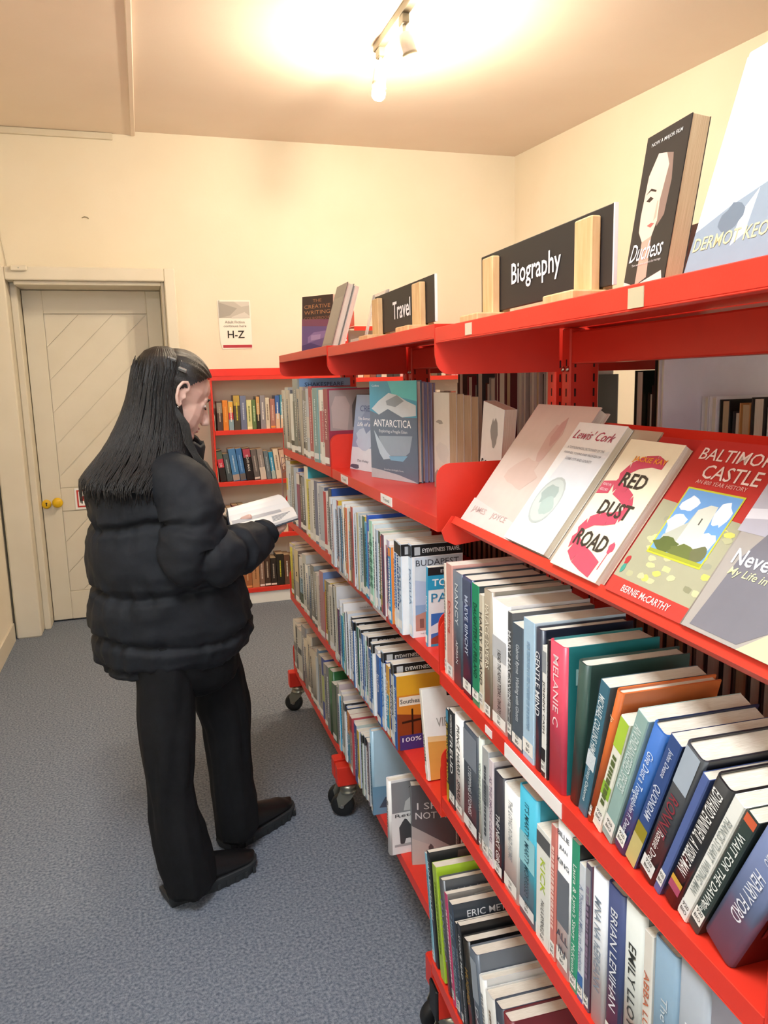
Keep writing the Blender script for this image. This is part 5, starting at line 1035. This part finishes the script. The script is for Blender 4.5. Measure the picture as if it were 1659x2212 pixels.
# collar
cs = []
for zz, rr, dx in ((1.285, .110, -.012), (1.31, .100, -.006), (1.335, .094, .002), (1.365, .090, .012), (1.388, .087, .020), (1.398, .080, .024), (1.388, .072, .024), (1.34, .070, .012)):
    cs.append([(.062 + dx + rr*math.cos(2*math.pi*i/40)*.98, 2.335 + rr*math.sin(2*math.pi*i/40)*.95, zz - .040*math.cos(2*math.pi*i/40 + .3)*(1 if zz > 1.33 else .3) + .004*math.sin(i*1.7)) for i in range(40)])
m.rings(cs, None, False, False)
def sleeve(path, rad, creases, seed, n=44):
    P = [Vector(p) for p in path]
    # Catmull-Rom resample
    pts, rr = [], []
    for i in range(len(P) - 1):
        p0, p1, p2, p3 = P[max(i-1, 0)], P[i], P[i+1], P[min(i+2, len(P)-1)]
        for k in range(22):
            t = k/22
            pts.append(.5*((2*p1) + (p2 - p0)*t + (2*p0 - 5*p1 + 4*p2 - p3)*t*t + (3*p1 - p0 - 3*p2 + p3)*t**3)); rr.append(rad[i] + (rad[i+1] - rad[i])*t)
    pts.append(P[-1]); rr.append(rad[-1]); u = None; out = []; N = len(pts)
    for i, p in enumerate(pts):
        d = (pts[min(i+1, N-1)] - pts[max(i-1, 0)]).normalized()
        u = Vector((0, -1, .2)).cross(d).normalized() if u is None else (u - d*u.dot(d)).normalized()
        w = d.cross(u); s = i/(N-1); ring = []
        for k in range(n):
            a = 2*math.pi*k/n; f = 1.0; near = 0
            for c in creases:
                cc = c + .025*math.sin(a + c*20); g = math.exp(-((s - cc)/.022)**2); f -= .17*g; near = max(near, math.exp(-((s - cc)/.08)**2))
            v = u*math.cos(a) + w*math.sin(a); q = p + v*rr[i]*f
            q += v*(noise.noise(q*11 + Vector((seed, 0, 0)))*.012 - abs(noise.noise(q*22 + Vector((0, seed, 0))))*.011*(.4 + near))
            ring.append(q)
        out.append(ring)
    m.rings(out)
sleeve([(.035, 2.25, 1.285), (.085, 2.185, 1.245), (.108, 2.150, 1.165), (.098, 2.135, 1.075), (.155, 2.142, 1.050), (.235, 2.19, 1.062), (.300, 2.232, 1.080), (.332, 2.256, 1.092)], [.075, .090, .094, .092, .084, .076, .056, .036], [.30, .52, .66, .90], 3)
sleeve([(.0, 2.45, 1.28), (.02, 2.51, 1.24), (.06, 2.55, 1.16), (.10, 2.56, 1.07), (.14, 2.53, 1.045), (.19, 2.47, 1.06), (.245, 2.41, 1.082)], [.075, .088, .09, .088, .078, .066, .038], [.30, .52, .70, .92], 8)
jk = m.build('puffer_jacket', 'jacket', person)
jk['label'] = 'black quilted puffer jacket with stand collar'
m = MB(); m.cyl((.205, 2.205, .862), (.209, 2.199, .862), .0045, n=10); m.build('pocket_snap', 'chrome', jk)

# trousers
def leg(tab, seed, mb, n=56):
    rs = []; z = tab[0][0]
    while z > tab[-1][0]:
        l, r, d, yc = interp(tab, z); ring = []
        for i in range(n):
            a = 2*math.pi*i/n
            p = Vector(((l + r)/2 + math.cos(a)*(r - l)/2, yc + math.sin(a)*d, z))
            f = noise.noise(Vector((math.cos(a)*2.2 + seed, math.sin(a)*2.2, z*4.5)))*.012 + noise.noise(Vector((math.cos(a)*5 + seed, math.sin(a)*5, z*9)))*.004
            ring.append(p + Vector((math.cos(a), math.sin(a), 0))*f)
        rs.append(ring); z -= .012
    mb.rings(rs[::-1])
m = MB()
leg([(.80, -.10, .10, .13, 2.29), (.70, -.085, .088, .12, 2.27), (.678, -.082, .086, .115, 2.26), (.608, -.081, .078, .10, 2.24), (.507, -.080, .072, .092, 2.22), (.435, -.079, .067, .086, 2.21), (.363, -.078, .056, .080, 2.205), (.287, -.076, .064, .085, 2.20), (.209, -.069, .086, .095, 2.20), (.129, -.058, .102, .105, 2.205), (.06, -.046, .106, .110, 2.21), (.035, -.042, .10, .108, 2.21)], 1, m)
leg([(.80, .02, .225, .13, 2.40), (.70, .06, .232, .12, 2.41), (.61, .072, .250, .105, 2.415), (.52, .082, .258, .095, 2.415), (.43, .108, .260, .088, 2.41), (.33, .115, .252, .082, 2.405), (.24, .118, .256, .088, 2.405), (.16, .120, .272, .10, 2.41), (.09, .120, .272, .105, 2.415), (.045, .125, .255, .10, 2.42)], 6, m)
leg([(.80, -.10, .225, .16, 2.335), (.70, -.086, .228, .15, 2.335), (.65, -.075, .225, .125, 2.33), (.61, -.04, .18, .08, 2.33), (.585, .02, .12, .04, 2.33)], 9, m)
tr_ = m.build('trousers', 'trouser', person); tr_['label'] = 'black wide-leg trousers'
m = MB(); m.tube([(.165 + .016*math.cos(t*.5), 2.255, .688 + .018*math.sin(t*.5)) for t in range(14)], .0018, 6); m.build('belt_ring', 'steel', tr_)

# boots
def boot(heel, toe):
    hx, tx = Vector(heel), Vector(toe); d = tx - hx; L = d.length; ang = math.atan2(d.y, d.x)
    BM = T(hx.x, hx.y, 0) @ Matrix.Rotation(ang, 4, 'Z')
    wid = lambda s: .036 + .016*math.sin(min(s*1.15, 1)*math.pi*.62) if s < .8 else (.036 + .016*math.sin(.92*math.pi*.62))*math.sqrt(max(1 - ((s - .8)/.205)**2, 0.02))
    m = MB(); rs = []
    for k in range(25):
        s = k/24; w = wid(s)*(.86 if s > .02 else .6) ; hgt = .125 - .02*s if s < .35 else (.118 - (s - .35)*.11 if s < .8 else .068 - (s - .8)**2*1.0)
        hgt = max(hgt, .05)
        if s > .94: hgt = .05
        ring = []
        for i in range(18):
            a = math.pi*i/17; ring.append((s*L*.985 + .004, math.cos(a)*w*1.02, .034 + math.sin(a)**.75*(hgt - .034)))
        rs.append(ring)
    m.rings(rs, None, True, True, True, None, True)
    o = m.build('boot', 'leather', person, BM)
    m = MB()
    left = [(s/20*L, wid(s/20)) for s in range(21)]; out = left + [(x, -w) for x, w in left[::-1]]
    inset = lambda f: [(L/2 + (x - L/2)*f, y*f) for x, y in out]
    heelz = lambda x: 0.0 if (x < .30*L or x > .42*L) else .010
    m.rings([[(x, y, heelz(x) + .0005 + max(0, x/L - .72)**2*.12) for x, y in inset(.97)], [(x, y, .026 + max(0, x/L - .72)**2*.06) for x, y in inset(1.03)], [(x, y, .036) for x, y in inset(1.03)], [(x, y, .038) for x, y in inset(.98)]], None, True, True, False)
    so = m.build('sole', 'sole', o)
    m = MB()
    for k in range(9):
        x = L*(.06 + k*.105)
        if .28*L < x < .44*L: continue
        for s in (-1, 1): m.box(x, x + .010, s*wid(x/L)*1.035 - .002, s*wid(x/L)*1.035 + .002, .003, .022)
    for q in range(0): pass
    m.build('lugs', 'sole', so)
boot((-.045, 2.186), (.233, 2.292))
boot((.150, 2.392), (.402, 2.570))

# hair
def hedge(z):
    T_ = [(.14, .06), (.112, .088), (.10, .078), (.085, .060), (.065, .034), (.045, .012), (.03, -.002), (.0, -.030), (-.02, -.036), (-.08, -.044), (-.2, -.05)]
    for i in range(len(T_) - 1):
        if T_[i][0] >= z >= T_[i+1][0]:
            t = (T_[i][0] - z)/(T_[i][0] - T_[i+1][0]); return T_[i][1] + (T_[i+1][1] - T_[i][1])*t
    return .06
m = MB(); n, k = 96, 64; vid = {}
for i in range(k + 1):
    a = math.pi*i/k
    for j in range(n):
        f = 2*math.pi*j/n
        st = 1 + .012*math.sin(f*30 + 3*noise.noise(Vector((math.cos(f)*3, math.sin(f)*3, 1)))) * math.sin(a)
        # pole of the strand pattern at the back of the crown where the hair is tied
        v = Vector((-.012 - .103*math.cos(a)*st, .084*math.sin(a)*math.cos(f)*st, .032 + .100*math.sin(a)*math.sin(f)*st))
        vid[i, j] = len(m.v); m.v.append(tuple(HM @ v)); m.__dict__.setdefault('loc', []).append(v)
for i in range(k):
    for j in range(n):
        ids = (vid[i, j], vid[i, (j+1) % n], vid[i+1, (j+1) % n], vid[i+1, j])
        c = sum((m.loc[q] for q in ids), Vector())/4
        if c.x < hedge(c.z): m.face(ids, None, True)
HT = [(1.640, .040, .080, .030, 2.335), (1.628, .012, .105, .055, 2.335), (1.605, -.008, .122, .085, 2.335), (1.573, -.022, .128, .098, 2.335), (1.534, -.031, .116, .104, 2.335), (1.495, -.040, .108, .106, 2.335), (1.455, -.054, .112, .110, 2.335), (1.416, -.072, .116, .116, 2.335), (1.376, -.094, .120, .126, 2.335), (1.337, -.120, .122, .142, 2.335), (1.304, -.148, .120, .165, 2.335), (1.278, -.172, .110, .200, 2.34), (1.258, -.188, .098, .222, 2.345), (1.240, -.190, .085, .230, 2.345)]
rs = []; z = 1.640; n = 150
prof = [noise.noise(Vector((i*.9, 2.0, 0)))*.6 + noise.noise(Vector((i*.23, 7.0, 0))) for i in range(n)]
while z > 1.241:
    l, r, d, yc = interp(HT, z); ring = []; low = max(0, min(1, (1.36 - z)/.12))
    for i in range(n):
        a = 2*math.pi*i/n; ca, sa = math.cos(a), math.sin(a)
        st = prof[i]*.003*(.4 + low) + .0012*math.sin(i*2.1)
        dz = low*(noise.noise(Vector((ca*3, sa*3, 4)))*.02 + noise.noise(Vector((ca*14, sa*14, 9)))*.010 + .012*ca)
        ring.append(((l + r)/2 + ca*((r - l)/2 + st), yc + sa*(d + st), z - dz))
    rs.append(ring); z -= .010
m.rings(rs[::-1], None, False, True)
# loose locks lying over the outer surface
q = random.Random(12)
for s in range(420):
    a = q.uniform(math.pi*.95, math.pi*1.92); z0 = q.uniform(1.40, 1.60); z1 = q.uniform(1.195, 1.26); pts = []; w = q.uniform(.0008, .0018)
    for t in range(14):
        z = z0 + (z1 - z0)*t/13; l, r, d, yc = interp(HT, max(z, 1.2405)); aa = a + .05*math.sin(t*.7 + s)*(t/13) + (q.random() - .5)*.01
        pts.append(((l + r)/2 + math.cos(aa)*((r - l)/2 + .0022), yc + math.sin(aa)*(d + .0022), z + .015))
    m.tube(pts, [w*.4 + w*math.sin(math.pi*min((t + 1.5)/15, 1)) for t in range(14)], 5)
# front locks past the ear onto the collar
for s in range(7):
    o = s*.0035
    m.tube([HM @ Vector((-.03 - o*.3, -.072, -.03)), (.118 - o, 2.238 + o*.3, 1.42), (.124 - o, 2.232, 1.37), (.138 - o*.8, 2.225, 1.335), (.160 - o*1.2, 2.205, 1.30), (.178 - o*1.6, 2.185, 1.27 + o)], [.002, .0028, .0026, .0022, .0016, .0006], 6)
hr = m.build('hair', 'hair', person); hr['label'] = 'long straight dark hair tied half up'
m = MB(); m.lathe([(.008, -.008), (.012, -.005), (.013, 0), (.012, .005), (.008, .008)], 14, None, T(.052, 2.315, 1.627) @ RY(70)); m.build('hair_tie', 'lash', hr)
M['clip'] = new_mat('silver_hair_clip', '8C8C8C', .35, .6)
for p, rz in (((.086, 2.258, 1.602), 20), ((.112, 2.248, 1.572), 24)):
    m = MB(); m.bbox(-.013, .013, -.004, .004, -.005, .005, .002); m.build('hair_clip', 'clip', hr, T(*p) @ RZ(-20) @ RY(rz) @ RX(25))

# ------------------------------------------------------------------ the open book in the reader's hands
P0, P1 = Vector((.219, 2.285, 1.127)), Vector((.425, 2.402, 1.139))
R0, R1 = Vector((.214, 2.165, 1.103)), Vector((.425, 2.290, 1.128))
L0, L1 = Vector((.2215, 2.400, 1.137)), Vector((.368, 2.520, 1.154))
ob = tag(empty('open_book', T(.32, 2.34, 1.10)), 'open book with white pages held in the reader\'s hands', 'book')
INV = T(-.32, -2.34, -1.10)
def leafblock(A0, A1, B0, B1, arch, th, nm, mat, lift=0.0, over=0.0):
    m = MB(); n = 9; rs = []
    for i in range(n):
        s = i/(n - 1); a = arch*math.sin(math.pi*min(s*1.15, 1))*(1 - .25*s)
        p0 = A0.lerp(B0, s*(1 + over)); p1 = A1.lerp(B1, s*(1 + over)); ext = (p1 - p0).normalized()*over*.06
        rs.append([INV @ (p0 - ext + Vector((0, 0, a + lift))), INV @ (p1 + ext + Vector((0, 0, a + lift))), INV @ (p1 + ext + Vector((0, 0, a*.5 + lift - th))), INV @ (p0 - ext + Vector((0, 0, a*.5 + lift - th)))])
    m.rings(rs, None, True, True, False); return m.build(nm, mat, ob)
leafblock(P0, P1, R0, R1, .008, .008, 'page_block', 'white'); leafblock(P0, P1, L0, L1, .030, .010, 'page_block', 'white')
M['bookcover'] = new_mat('slate_book_cover', '4A5260', .4)
leafblock(P0, P1, R0, R1, .004, .002, 'cover_board', 'bookcover', -.0095, .04); leafblock(P0, P1, L0, L1, .012, .002, 'cover_board', 'bookcover', -.0125, .04)
m = MB()
def onpage(s, t):
    a = .008*math.sin(math.pi*min(s*1.15, 1))*(1 - .25*s); return INV @ (P0.lerp(R0, s).lerp(P1.lerp(R1, s), t) + Vector((0, 0, a + .0007)))
for i in range(4): m.poly([onpage(.05 + i*.1, .03), onpage(.05 + i*.1, .8), onpage(.15 + i*.1, .8), onpage(.15 + i*.1, .03)], 'B9BCC2')
for i in range(5): m.poly([onpage(.60 + i*.06, .62), onpage(.60 + i*.06, .62 + .3 - .04*i), onpage(.625 + i*.06, .62 + .3 - .04*i), onpage(.625 + i*.06, .62)], '7A8088')
m.build('page_print', 'matte', ob)
